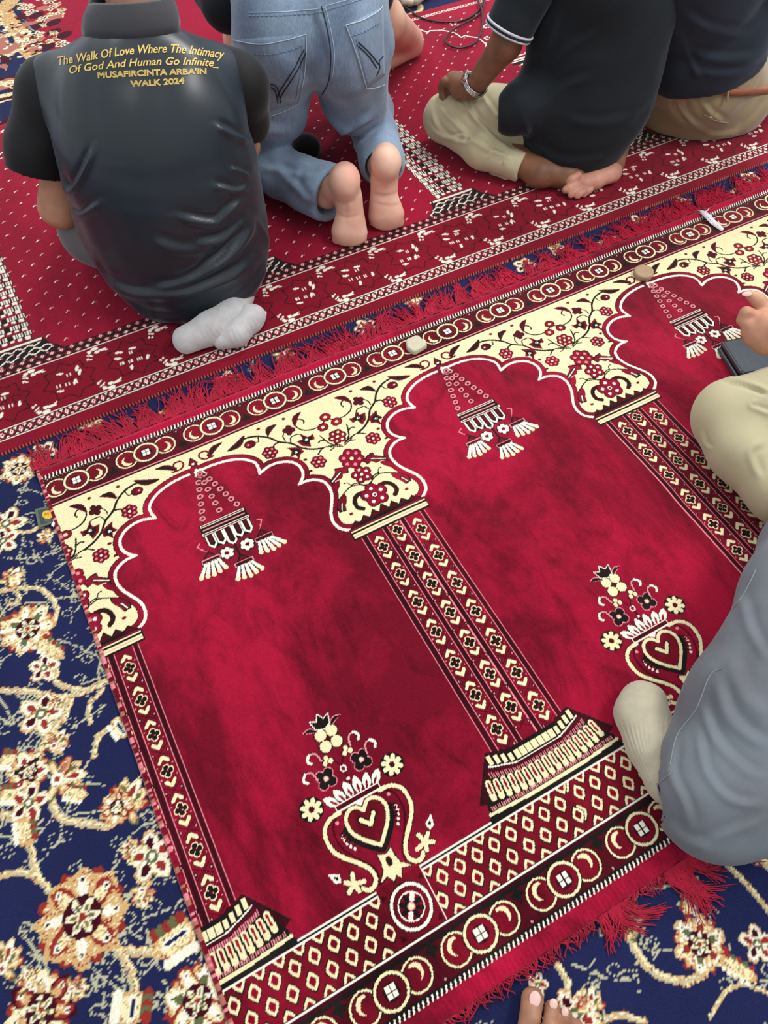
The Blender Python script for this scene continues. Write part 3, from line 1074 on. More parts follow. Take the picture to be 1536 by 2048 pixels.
rb.rect(B_L, B_R, B_B, 1.200, 'M'); rb.rect(B_L, B_R, B_B + .004, 1.199, 'B')
xx = B_L
while xx < B_R:
    rb.rect(xx, xx + .0024, B_B, B_B + .0024, 'S'); xx += .0072
lattice_band(1.2010, 1.2275, 1)
rb.rect(B_L, B_R, 1.1985, 1.2015, 'W'); rb.rect(B_L, B_R, 1.2265, 1.2290, 'W')
lattice_band(1.376, 1.4080, 2, .0225)
rb.rect(B_L, B_R, 1.3725, 1.3752, 'W')
rb.rect(B_L, B_R, 1.2290, 1.3722, 'B')
k0 = int((B_L - .0575) / .1445) - 1
for k in range(k0, k0 + 30):
    xf = .0560 + .1445 * k
    if xf > B_R + .1: break
    small_flower(rb, xf + .003, 1.2345, 1); small_flower(rb, xf + .003, 1.3665, -1)
    xs = xf + .0722; ys = 1.3005
    R1, R2 = .060, .044
    pts = []
    for i in range(16):
        a = i * math.pi / 8 + .12
        r_ = R1 if i % 2 == 0 else R2
        pts.append((xs + r_ * math.cos(a), ys + r_ * 1.0 * math.sin(a)))
    rb.line(pts, .0030, 'D', True)
    fl_ = 1 if k % 2 else -1
    rb.line(smoothline([(xs - .03, ys - .01), (xs, ys + .004 * fl_), (xs + .02, ys + .012), (xs + .038, ys + .004)], 4), .0026, 'D')
    rb.line([(xs + .02, ys + .012), (xs + .022, ys - .012)], .0026, 'D'); rb.line([(xs + .005, ys + .006), (xs + .006, ys - .016)], .0026, 'D')
    for dx, dy, L_, an in ((-.024, .028, .020, -.35), (-.032, .010, .018, -.4), (.008, .026, .018, -.25), (-.012, -.030, .017, 1.25), (.030, -.016, .016, 1.3)):
        if fl_ < 0: dx, an = dy * .9, an + 1.5
        if fl_ < 0: dy = dx * .0 + (-.024 if L_ == .017 else .012 if L_ == .020 else .026 if an > 1.2 else -.012)
        c_, s__ = math.cos(an), math.sin(an)
        rb.ell(xs + dx, ys + dy, L_ / 2, .0036, 'W', an)
    for dx, dy in ((-.027, -.009), (-.008, -.010), (.012, -.014), (.002, .016)):
        for ex in (-.004, 0, .004):
            rb.rect(xs + dx + ex - .0009, xs + dx + ex + .0009, ys + dy - .005, ys + dy + .005, 'W')
# field dots
j = 0
yy = 1.430
while yy < 2.34:
    n = int((B_R - B_L) / .0605)
    for i in range(n + 1):
        x = B_L + i * .0605 + (.03025 if j % 2 else 0)
        x += .003 * math.sin(i * 3.7 + j)
        rb.line([(x - .0042, yy - .002), (x + .0005, yy + .0026)], .0026, 'W'); rb.ell(x + .0036, yy + .001, .0016, .0018, 'P'); rb.ell(x - .0008, yy - .006, .002, .0015, 'M')
    yy += .0295; j += 1
# brick columns
nb = 5
for kc in range(-2, 5):
    cx = BC0 + BP * kc
    if cx < B_L - .1 or cx > B_R + .1: continue
    # base
    rb.poly([(cx - .105, 1.404), (cx - .075, 1.436), (cx - .064, 1.465), (cx + .064, 1.465), (cx + .075, 1.436), (cx + .105, 1.404)], 'K')
    rb.rect(cx - .062, cx + .062, 1.4560, 1.4620, 'W'); rb.rect(cx - .060, cx + .060, 1.4505, 1.4550, 'M')
    for row, (y_, hw) in enumerate(((1.445, .062), (1.431, .078), (1.417, .094))):
        n = int(hw * 2 / .013)
        P_ = []
        for i in range(n + 1):
            P_.append((cx - hw + i * .013, y_ + (.0045 if i % 2 else -.0035)))
        for i in range(len(P_) - 1):
            if row == 0 or i % 2 == 0 or RNG.random() < .4: rb.line([P_[i], P_[i + 1]], .0036, 'W')
        for i in range(0, len(P_), 2): rb.ell(P_[i][0], P_[i][1] - .006, .0035, .002, 'P')
    y = 1.466
    row = 0
    while y < 1.945:
        h = .0155
        def arc(x): return .0065 * (1 - ((x - cx) / .044) ** 2) if row % 2 == 0 else .002
        if row % 2 == 0:
            for i in range(5):
                xa_ = cx - .044 + i * .0176
                rb.rect(xa_, xa_ + .0176, y, y + h, 'R')
                rb.poly([(xa_ + .003, y + .001 + arc(xa_)), (xa_ + .0135, y + .001 + arc(xa_ + .01)), (xa_ + .0135, y + h - .001 + arc(xa_ + .01)), (xa_ + .003, y + h - .001 + arc(xa_))], 'W')
                rb.rect(xa_ + .0150, xa_ + .0160, y, y + h, 'K')
        else:
            rb.rect(cx - .047, cx + .047, y - .001, y + h + .003, 'K')
            for i in range(15):
                xa_ = cx - .0455 + i * .0063
                if 6 <= i <= 7: continue
                rb.rect(xa_, xa_ + .0032, y + .001, y + h, 'W')
        y += h + .0008
        row += 1
    # capital
    for y_, hw, w_, c_ in ((1.951, .064, .022, 'K'), (1.957, .062, .0055, 'W'), (1.968, .066, .0065, 'W'), (1.980, .070, .010, 'R'), (1.985, .070, .0040, 'W')):
        rb.rect(cx - hw, cx + hw, y_ - w_ / 2, y_ + w_ / 2, c_)
# scalloped arches
for kc in range(-3, 5):
    ax_ = BC0 + BP * (kc + .5)
    half = [(0, 2.335), (.055, 2.318), (.085, 2.292), (.098, 2.262), (.112, 2.268), (.150, 2.250), (.176, 2.215), (.180, 2.178), (.195, 2.182), (.225, 2.150), (.228, 2.105), (.212, 2.072), (.218, 2.035), (.226, 1.992)]
    for s_ in (-1, 1):
        P_ = [(ax_ + s_ * p[0], p[1]) for p in half]
        rb.line(P_, .0075, 'K'); rb.line(P_, .0052, 'W')
# small blossoms in the spandrels
for kc in range(-2, 5):
    cx = BC0 + BP * kc
    for (dx, y_) in ((0, 2.06), (-.04, 2.13), (.04, 2.13), (0, 2.20), (-.09, 2.27), (.09, 2.27)):
        for i in range(5):
            a = i * 1.257
            rb.ell(cx + dx + .010 * math.cos(a), y_ + .010 * math.sin(a), .0045, .0045, 'W')
# upper loop border and hem
xx = B_L
while xx < B_R:
    rb.ell(xx, 2.362, .0088, .0070, 'W'); rb.ell(xx + .001, 2.361, .0052, .0036, 'R'); rb.rect(xx + .007, xx + .012, 2.3545, 2.3575, 'W'); rb.rect(xx + .008, xx + .013, 2.3665, 2.3695, 'W')
    xx += .0215
rb.rect(B_L, B_R, 2.375, B_T, 'R')

mat_pile_b = pile_mat('wine_red_pile', sheen=0.22, nap=0.18, fine=0.14)


def b_height(X, Y):
    z_ = 0.0065 + .0012 * (vnoise(X, Y, .2, 13) - .5) + .0022 * np.clip(vnoise(X * .8 + .4 * Y, Y, .12, 15) - .5, 0, 1)
    e = np.minimum(np.minimum(X - B_L, B_R - X), np.minimum(Y - B_B, B_T - Y))
    return z_ * np.clip(np.sqrt(np.clip(e / .004, 0, 1)), 0, 1) + .0006


cb = uv2w(UC + .5, 1.8)
rugB = empty('prayer_rug', (cb[0], cb[1], 0), YAW)
tag(rugB, 'wine red prayer rug with star border and brick-patterned columns under the seated men', 'rug')
pile_mesh('pile', rb, mat_pile_b, a_world, b_height, rugB, jitter=.00018)

# ================================================================== NAVY FLOOR CARPET
FX0, FX1, FY0, FY1 = -1.6, 2.0, -0.7, 3.25
rf = Ras(FX0, FX1, FY0, FY1, .0027, 'N')
r7 = np.random.default_rng(77)


def fw(z_, *pts):
    o = ZM[z_] if z_ else (0, 0, 1)
    return [tuple(W(o[0] + x * o[2], o[1] + y * o[2])[:2]) for x, y in pts]


def scroll(pts, w=.011, smooth=True, z_=None):
    P_ = fw(z_, *pts)
    P_ = smoothline(P_, 7)
    P2 = [p + r7.normal(0, w * .10, 2) for p in P_]
    rf.line(P2, w * .9, 'G'); rf.line([p + np.array((w * .22, w * .12)) for p in P2], w * .40, 'C')
    rf.line([p + np.array((-w * .30, -w * .1)) for p in P2[::1]], w * .25, 'T')


def petal(cx, cy, a, L, w, cols):
    for sc_, c_ in zip((1, .76, .45), cols):
        P_ = []
        for t in np.linspace(0, 2 * math.pi, 15):
            rr = 1 + r7.uniform(-.12, .12)
            x = L / 2 + L / 2 * math.cos(t) * rr * sc_
            y = w / 2 * math.sin(t) * rr * sc_
            P_.append((cx + x * math.cos(a) - y * math.sin(a), cy + x * math.sin(a) + y * math.cos(a)))
        rf.poly(P_, c_)


def rosette(cx, cy, r, n=8, a0=0.0, pal=None):
    pal = pal or [('G', 'G', 'W'), ('G', 'O', 'C')]
    for k in range(n):
        petal(cx, cy, a0 + (k + .5) * 2 * math.pi / n, r * .98, r * .42, ('O', 'G', 'W'))
    for k in range(n):
        petal(cx, cy, a0 + k * 2 * math.pi / n, r, r * .55, pal[k % len(pal)])
    rf.ell(cx, cy, r * .42, r * .42, 'D')
    for k in range(6):
        petal(cx, cy, a0 + k * math.pi / 3, r * .38, r * .16, ('W', 'C', 'E'))
    rf.ell(cx, cy, r * .08, r * .08, 'O')
    for k in range(n):
        a = a0 + k * 2 * math.pi / n
        rf.ell(cx + r * .72 * math.cos(a), cy + r * .72 * math.sin(a), r * .08, r * .08, 'W'); rf.ell(cx + r * .72 * math.cos(a), cy + r * .72 * math.sin(a), r * .04, r * .04, 'K')


def blossom(cx, cy, r, a0=0.0):
    for k in range(5):
        petal(cx, cy, a0 + k * 1.2566, r, r * .7, ('G', 'W', 'D') if k % 2 else ('C', 'W', 'O'))
    rf.ell(cx, cy, r * .25, r * .25, 'E'); rf.ell(cx, cy, r * .12, r * .12, 'W')


def palmette(cx, cy, r, a):
    for k in range(5):
        petal(cx, cy, a + (k - 2) * .5, r * (1.1 - .1 * abs(k - 2)), r * .42, (('O', 'G', 'C'), ('G', 'C', 'E'), ('C', 'W', 'O'), ('G', 'C', 'E'), ('O', 'G', 'S'))[k])
    for s_ in (-1, 1): petal(cx, cy, a + s_ * 1.9, r * .8, r * .34, ('E', 'G', 'C'))
    rf.ell(cx, cy, r * .22, r * .22, 'W'); rf.ell(cx, cy, r * .1, r * .1, 'O')


def serrleaf(p, q, w):
    p = np.array(p); q = np.array(q); d = q - p; L = math.hypot(*d); a = math.atan2(d[1], d[0])
    petal(p[0], p[1], a, L, w, ('G', 'C', 'C'))
    for k in range(5):
        m = p + d * (.15 + .16 * k); n = np.array((-d[1], d[0])) / L
        rf.ell(m[0] + n[0] * w * .4, m[1] + n[1] * w * .4, w * .16, w * .16, 'E' if k % 2 else 'O')
        rf.ell(m[0] - n[0] * w * .45, m[1] - n[1] * w * .45, w * .14, w * .14, 'W')


def tracery(cx, cy, L, a, seed):
    r = np.random.default_rng(seed)
    p = np.array((cx, cy)); k_ = r.uniform(-1, 1) * 14
    pts = []
    for i in range(int(L / .004)):
        pts.append(p.copy()); a += k_ * .004 + r.normal(0, .08); p = p + .004 * np.array((math.cos(a), math.sin(a)))
        if r.random() < .03: k_ = -k_
    for i, q in enumerate(pts):
        if r.random() < .8: rf.ell(q[0], q[1], .0021, .0018, 'T')
        if i % 11 == 5:
            s_ = 1 if r.random() < .5 else -1
            n_ = r.integers(6, 12)
            b = r.uniform(0, 6.28)
            for k in range(n_):
                t = k / n_ * 6.28
                c0 = q + s_ * .013 * np.array((math.cos(b), math.sin(b)))
                if r.random() < .9: rf.ell(c0[0] + .009 * math.cos(t), c0[1] + .006 * math.sin(t), .0018, .0015, 'T')
            if r.random() < .6:
                for k in range(5): rf.ell(q[0] - s_ * .004 * k * math.sin(b), q[1] + s_ * .004 * k * math.cos(b), .0016, .0014, 'T')


# dotted background tracery all over
for i in range(260):
    tracery(r7.uniform(FX0, FX1), r7.uniform(FY0, FY1), r7.uniform(.08, .22), r7.uniform(0, 6.28), 1000 + i)
for i in range(120):
    q = W(r7.uniform(-60, 460), r7.uniform(940, 2080))
    tracery(q[0], q[1], r7.uniform(.06, .16), r7.uniform(0, 6.28), 2000 + i)
for i in range(26):
    q = W(r7.uniform(950, 1560), r7.uniform(1700, 2080))
    tracery(q[0], q[1], r7.uniform(.06, .14), r7.uniform(0, 6.28), 3000 + i)

# the carpet's own repeat where the photograph does not reach: scrolls, rosettes and palmettes
r9 = np.random.default_rng(31)
for (gx, gy) in [(.55 + .36 * i + .18 * (j % 2), -.62 + .30 * j) for i in range(5) for j in range(5)] + [(-1.45 + .36 * i, -.60 + .26 * (i % 2)) for i in range(6)] + [(-1.4 + .3 * (j % 2), .2 + .33 * j) for j in range(3)]:
    qx, qy = proj((gx, gy, 0))
    if -60 < qx < 1600 and qy < 2110: continue
    a = r9.uniform(0, 6.28)
    P_ = smoothline([(gx, gy), (gx + .12 * math.cos(a), gy + .12 * math.sin(a)), (gx + .20 * math.cos(a + .7), gy + .20 * math.sin(a + .7)), (gx + .24 * math.cos(a + 1.4), gy + .24 * math.sin(a + 1.4))], 7)
    rf.line(P_, .010, 'G'); rf.line([p + .0025 for p in P_], .004, 'C')
    if r9.random() < .5: rosette(gx, gy, .055, 8, a)
    else: blossom(gx, gy, .045, a)
    palmette(P_[-1][0], P_[-1][1], .035, a + 2)

# left side, measured
scroll([(0, 1640), (200, 1650), (420, 1690), (600, 1640), (740, 1570), (900, 1540)], .012, z_='7')
scroll([(450, 1700), (440, 1830), (340, 1920), (290, 2048)], .010, z_='7')
scroll([(390, 1500), (380, 1580), (450, 1620), (560, 1640)], .010, z_='7')
scroll([(620, 1860), (610, 1750), (700, 1640)], .009, z_='7')
scroll([(0, 970), (150, 940), (270, 950), (350, 1010), (385, 1090), (370, 1180)], .010, z_='7')
scroll([(60, 555), (180, 560), (260, 530)], .009, z_='7')
scroll([(0, 960), (90, 930), (130, 1030), (60, 1060)], .008, z_='7')
scroll([(245, 330), (300, 230), (410, 90), (450, 0)], .010, z_='8')
scroll([(335, 640), (350, 710), (430, 770), (560, 790), (690, 800)], .011, z_='8')
scroll([(180, 900), (210, 1020), (240, 1110), (330, 1220)], .011, z_='8')
scroll([(0, 1110), (120, 1090), (240, 1130)], .011, z_='8')
scroll([(700, 1540), (800, 1590), (950, 1600), (1100, 1600), (1250, 1560)], .013, z_='8')
scroll([(700, 1530), (780, 1620), (830, 1740), (850, 1830)], .012, z_='8')
scroll([(0, 740), (80, 715), (130, 700)], .012, z_='8')
scroll([(600, 340), (610, 260), (690, 180), (790, 220)], .011, z_='8')
# large seed-pod leaves
for a_, b_, w_ in (((980, 1600), (1230, 1420), .052), ((850, 1830), (820, 2060), .050), ((720, 120), (800, 230), .03)):
    p_, q_ = fw('8', a_, b_); serrleaf(p_, q_, w_)
    p_ = np.array(p_); q_ = np.array(q_)
    rf.line([p_ * .75 + q_ * .25, p_ * .2 + q_ * .8], .010, 'W'); rf.line([p_ * .7 + q_ * .3, p_ * .25 + q_ * .75], .005, 'N')
q = fw('8', (520, 1370))[0]; rosette(q[0], q[1], .068, 8, .2)
q = fw('8', (180, 450))[0]; rosette(q[0], q[1], .036, 6, .1, [('C', 'W', 'O'), ('G', 'C', 'K')])
q = fw('8', (360, 500))[0]; palmette(q[0], q[1], .045, .2)
q = fw('8', (180, 650))[0]; blossom(q[0], q[1], .034, .3)
q = fw('8', (780, 680))[0]; palmette(q[0], q[1], .045, 1.2)
q = fw('8', (740, 680))[0]; rosette(q[0], q[1], .028, 6, .5)
q = fw('8', (960, 990))[0]; blossom(q[0], q[1], .040, .6)
q = fw('8', (850, 960))[0]; palmette(q[0], q[1], .022, 2.6)
q = fw('8', (900, 1200))[0]; palmette(q[0], q[1], .024, -1.2)
q = fw('8', (1250, 1900))[0]; rosette(q[0], q[1], .048, 7, .4, [('O', 'C', 'W'), ('C', 'W', 'E')])
q = fw('8', (260, 1960))[0]; rosette(q[0], q[1], .050, 7, .9, [('D', 'O', 'G'), ('C', 'W', 'G')])
q = fw('8', (450, 1830))[0]; palmette(q[0], q[1], .022, .1)
q = fw('8', (180, 1800))[0]; palmette(q[0], q[1], .020, 2.0)
q = fw('8', (10, 1700))[0]; palmette(q[0], q[1], .035, 1.4)
p_, q_ = fw('8', (150, 740), (170, 920)); serrleaf(p_, q_, .032)
p_, q_ = fw('8', (330, 330), (380, 230)); serrleaf(p_, q_, .028)
p_, q_ = fw('8', (400, 580), (550, 600)); serrleaf(p_, q_, .025)
p_, q_ = fw('8', (0, 600), (110, 590)); serrleaf(p_, q_, .03)
p_, q_ = fw('8', (0, 370), (100, 380)); serrleaf(p_, q_, .03)
q = fw('7', (190, 1220))[0]; rosette(q[0], q[1], .050, 7, .2, [('G', 'C', 'W'), ('C', 'W', 'E')])
p_, q_ = fw('7', (250, 1290), (430, 1420)); serrleaf(p_, q_, .03)
p_, q_ = fw('7', (0, 1200), (80, 1180)); serrleaf(p_, q_, .03)
q = fw('7', (40, 500))[0]; blossom(q[0], q[1], .040, .1)
q = fw('7', (20, 620))[0]; blossom(q[0], q[1], .032, .7)
q = fw('7', (130, 130))[0]; rosette(q[0], q[1], .040, 6, .6, [('C', 'W', 'G'), ('G', 'C', 'W')])
q = fw('7', (60, 900))[0]; palmette(q[0], q[1], .03, 1.2)
q = fw('7', (340, 590))[0]; palmette(q[0], q[1], .024, 3.0)
q = fw('7', (300, 1490))[0]; blossom(q[0], q[1], .028, .4)
q = fw('7', (280, 1800))[0]; blossom(q[0], q[1], .040, .2)
q = fw('7', (370, 1740))[0]; palmette(q[0], q[1], .018, .8)
q = fw('7', (370, 2020))[0]; palmette(q[0], q[1], .028, 1.2)
p_, q_ = fw('7', (90, 940), (80, 850)); serrleaf(p_, q_, .022)

# bottom right, measured
scroll([(1250, 1750), (1330, 1800), (1410, 1830), (1480, 1870), (1540, 1940)], .009) if False else None
scroll([(1250, 1850), (1270, 1900), (1310, 1945), (1370, 1965), (1410, 1945)], .012)
scroll([(1440, 1715), (1480, 1755), (1520, 1800), (1560, 1850)], .009)
scroll([(1470, 1680), (1500, 1700), (1545, 1735)], .014)
scroll([(1115, 1930), (1132, 1960), (1135, 1990)], .010)
scroll([(1200, 2045), (1240, 2030), (1290, 2045)], .009)
scroll([(1420, 2035), (1450, 1985), (1490, 1970), (1545, 1990)], .006)
q = fw(None, (1400, 1888))[0]; rosette(q[0], q[1], .040, 6, .3, [('G', 'W', 'E'), ('G', 'C', 'O')])
p_, q_ = fw(None, (1375, 1830), (1380, 1770)); serrleaf(p_, q_, .022)
p_, q_ = fw(None, (1440, 1915), (1515, 1960)); serrleaf(p_, q_, .024)
q = fw(None, (1272, 1846))[0]; palmette(q[0], q[1], .030, 2.5)
q = fw(None, (1515, 1888))[0]; blossom(q[0], q[1], .026, .3)
q = fw(None, (1150, 2030))[0]; blossom(q[0], q[1], .034, .9)
q = fw(None, (1180, 2020))[0]; palmette(q[0], q[1], .026, 1.3)
q = fw(None, (1075, 1970))[0]; blossom(q[0], q[1], .016, 0)
# between the rugs: whatever of the flowers shows along the gap
for i, xq in enumerate(np.linspace(-.2, 1.9, 17)):
    w_ = uv2w(xq + .03 * math.sin(i * 5), 1.135 + .02 * math.sin(i * 2.1))
    if i % 3 == 0: blossom(w_[0], w_[1], .030, i)
    elif i % 3 == 1: palmette(w_[0], w_[1], .032, i * 1.3)
    else: serrleaf(w_, (w_[0] + .07, w_[1] + .03), .02)

# crimson medallion of the carpet beyond the far rug, upper left, with its gold outline
def T2(*pts): return fw(None, *pts)
med = T2((20, -40), (0, 10), (25, 35), (30, 60), (50, 75), (60, 100), (80, 115), (420, 130), (420, -300), (20, -300))
rf.poly(T2((-60, 400), (-60, 60), (0, 95), (45, 150), (40, 400)), 'D')
rf.line(T2((60, -40), (5, 20), (25, 50), (45, 70), (52, 95), (72, 115)), .060, 'G')
rf.poly(T2((75, -40), (40, 8), (45, 30), (75, 60), (85, 100), (420, 130), (700, -300), (75, -300)), 'R')
for i in range(70):
    q = T2((r7.uniform(0, 70), r7.uniform(-20, 120)))[0]
r8 = np.random.default_rng(5)
for i in range(46):
    x = r8.uniform(42, 130); y = r8.uniform(-10, 100)
    q = T2((x, y))[0]
    k = r8.integers(0, 4)
    if k == 0: blossom(q[0], q[1], .026, r8.random() * 6)
    elif k == 1: palmette(q[0], q[1], .024, r8.random() * 6)
    elif k == 2: rf.ell(q[0], q[1], .03, .02, 'D', 1.0)
    else: rf.ell(q[0], q[1], .024, .016, 'S', .4)
for i in range(60):
    t = r8.random()
    P_ = T2((5, 22), (25, 50), (45, 70), (52, 95), (72, 115)); m = int(t * 3.999); a = np.array(P_[m]) * (1 - (t * 4 - m)) + np.array(P_[m + 1]) * (t * 4 - m)
    rf.ell(a[0] + r8.normal(0, .02), a[1] + r8.normal(0, .02), .009, .006, ('C', 'O', 'K', 'W')[i % 4], r8.random() * 3)
for i in range(70):
    x = r8.uniform(-60, 28); y = r8.uniform(70, 245)
    if x > 20 and y < 100: continue
    q = T2((x, y))[0]
    k = r8.integers(0, 5)
    if k == 0: blossom(q[0], q[1], .030, r8.random() * 6)
    elif k == 1: palmette(q[0], q[1], .028, r8.random() * 6)
    elif k == 2: rf.ell(q[0], q[1], .04, .024, 'S', 1.0)
    elif k == 3: rf.ell(q[0], q[1], .035, .012, 'C', .4)
    else: rf.ell(q[0], q[1], .05, .04, 'N', .4)
# upper centre: orange and dark blossoms, cream scroll on navy
for i in range(30):
    q = T2((r8.uniform(745, 800), r8.uniform(-10, 55)))[0]
    rf.ell(q[0], q[1], .03, .018, ('O', 'D', 'K', 'S', 'G', 'C')[i % 6], r8.random() * 3)
scroll([(780, 38), (815, 30), (840, 20), (835, 8), (800, 5)], .02)

sw = RNG.random(rf.a.shape)
mC = rf.a == PAL['C']; mG = rf.a == PAL['G']; mW = rf.a == PAL['W']
rf.a[mC & (sw < .22)] = PAL['G']; rf.a[mG & (sw < .10)] = PAL['C']; rf.a[mG & (sw > .93)] = PAL['O']; rf.a[mW & (sw < .18)] = PAL['C']; rf.a[mC & (sw > .95)] = PAL['E']
mat_floor = pile_mat('navy_floor_carpet', sheen=0.12, nap=0.10, tint=(.8, .85, 1, 1), fine=.22)


def f_keep(X, Y):
    u = X * cy_ + Y * sy_ - UC
    v = -X * sy_ + Y * cy_
    inA = (u > A_L + .03) & (u < A_R - .03) & (v > A_B + .03) & (v < A_T - .02)
    inB = (u > B_L + .03) & (u < B_R - .03) & (v > B_B + .03) & (v < B_T - .03)
    return ~(inA | inB)


floor = pile_mesh('floor', rf, mat_floor, lambda X, Y: (X, Y), lambda X, Y: 0 * X + .0004 * (vnoise(X, Y, .01, 2) - .5), keep=f_keep, loc=(0, 1.2, 0))
floor['kind'] = 'structure'
# the rest of the hall floor under and around the woven part (same carpet, plain navy ground seen from afar)
mat_floor2 = cloth_mat('navy_carpet_ground', srgb(28, 34, 72), .95, .1, .15, 20)
V = [(-4, -3, -.004), (4, -3, -.004), (4, 6, -.004), (-4, 6, -.004), (-4, -3, -.02), (4, -3, -.02), (4, 6, -.02), (-4, 6, -.02)]
sub = mesh_obj('trim_1', V, [(0, 1, 2, 3), (7, 6, 5, 4), (0, 4, 5, 1), (1, 5, 6, 2), (2, 6, 7, 3), (3, 7, 4, 0)], mat_floor2, smooth=False, loc=(0, 1.5, -.01))
sub['kind'] = 'structure'

# ================================================================== SOFT BODIES: distance fields meshed with surface nets
def nrm(v):
    v = np.asarray(v, dtype=float)
    return v / (np.linalg.norm(v) + 1e-12)


class SDF:
    def __init__(s, k=0.02): s.p = []; s.k = k

    def cone(s, a, b, ra_, rb_, k=None, flat=None, neg=False):
        """tapered limb segment; flat = (direction, factor) squeezes it across"""
        s.p.append(('c', np.array(a, float), np.array(b, float), ra_, rb_, s.k if k is None else k, flat, neg)); return s

    def chain(s, pts, rs, k=None, flat=None):
        for i in range(len(pts) - 1): s.cone(pts[i], pts[i + 1], rs[i], rs[i + 1], k, flat)
        return s

    def ell(s, c, r, axes=None, k=None, neg=False):
        """ellipsoid: centre, radii, rows of axes"""
        s.p.append(('e', np.array(c, float), np.array(r, float), np.eye(3) if axes is None else np.array([nrm(a) for a in axes]), None, s.k if k is None else k, None, neg)); return s

    def bounds(s):
        lo = np.full(3, 1e9); hi = -lo
        for q in s.p:
            if q[7]: continue
            if q[0] == 'c':
                for P_, r in ((q[1], q[3]), (q[2], q[4])):
                    lo = np.minimum(lo, P_ - r); hi = np.maximum(hi, P_ + r)
            else:
                r = max(q[2]); lo = np.minimum(lo, q[1] - r); hi = np.maximum(hi, q[1] + r)
        return lo - .012, hi + .012

    def evalp(s, q, X, Y, Z):
        if q[0] == 'c':
            a, b, r1, r2, _, flat = q[1], q[2], q[3], q[4], q[5], q[6]
            px, py, pz = X - a[0], Y - a[1], Z - a[2]
            d = b - a
            L = d @ d + 1e-12
            t = np.clip((px * d[0] + py * d[1] + pz * d[2]) / L, 0, 1)
            qx, qy, qz = px - t * d[0], py - t * d[1], pz - t * d[2]
            if flat is not None:
                n, f_ = flat
                dn = qx * n[0] + qy * n[1] + qz * n[2]
                g = 1 / f_ - 1
                qx, qy, qz = qx + g * dn * n[0], qy + g * dn * n[1], qz + g * dn * n[2]
                ll = np.sqrt(qx * qx + qy * qy + qz * qz)
                dn2 = np.abs(dn / f_) / (ll + 1e-9)
                return (ll - (r1 + (r2 - r1) * t)) * (1 - dn2 * (1 - f_))
            return np.sqrt(qx * qx + qy * qy + qz * qz) - (r1 + (r2 - r1) * t)
        c, r, A = q[1], q[2], q[3]
        px, py, pz = X - c[0], Y - c[1], Z - c[2]
        u = [(px * A[i][0] + py * A[i][1] + pz * A[i][2]) for i in range(3)]
        k0 = np.sqrt(sum((u[i] / r[i]) ** 2 for i in range(3)))
        k1 = np.sqrt(sum((u[i] / r[i] ** 2) ** 2 for i in range(3))) + 1e-9
        return k0 * (k0 - 1) / k1

    def field(s, h, clipz=None):
        lo, hi = s.bounds()
        if clipz is not None: lo[2] = max(lo[2], clipz - 2 * h)
        n = np.ceil((hi - lo) / h).astype(int) + 1
        G = np.full(n, 0.06, dtype=np.float32)
        ax = [lo[i] + np.arange(n[i]) * h for i in range(3)]
        for q in s.p:
            k = max(q[5], 1e-4)
            if q[0] == 'c':
                R = max(q[3], q[4]); a = np.minimum(q[1], q[2]) - R - k - 2 * h; b = np.maximum(q[1], q[2]) + R + k + 2 * h
            else:
                R = max(q[2]); a = q[1] - R - k - 2 * h; b = q[1] + R + k + 2 * h
            i0 = np.clip(np.floor((a - lo) / h).astype(int), 0, n); i1 = np.clip(np.ceil((b - lo) / h).astype(int) + 1, 0, n)
            if np.any(i1 <= i0): continue
            X = ax[0][i0[0]:i1[0], None, None]; Y = ax[1][None, i0[1]:i1[1], None]; Z = ax[2][None, None, i0[2]:i1[2]]
            d = s.evalp(q, X, Y, Z)
            sl = (slice(i0[0], i1[0]), slice(i0[1], i1[1]), slice(i0[2], i1[2]))
            g = G[sl]
            if q[7]:
                d = -d; hh = np.maximum(k - np.abs(g - d), 0) / k; G[sl] = np.maximum(g, d) + hh * hh * k * .25
            else:
                hh = np.maximum(k - np.abs(g - d), 0) / k
                G[sl] = np.minimum(g, d) - hh * hh * k * .25
        if clipz is not None:
            zz = clipz - ax[2][None, None, :]
            hh = np.maximum(.008 - np.abs(G - zz), 0) / .008
            G = np.maximum(G, zz) + hh * hh * .002
        # close the box
        for a_ in range(3):
            sl = [slice(None)] * 3
            for e in (0, -1):
                sl[a_] = e; G[tuple(sl)] = np.maximum(G[tuple(sl)], .01)
        return G, lo, h


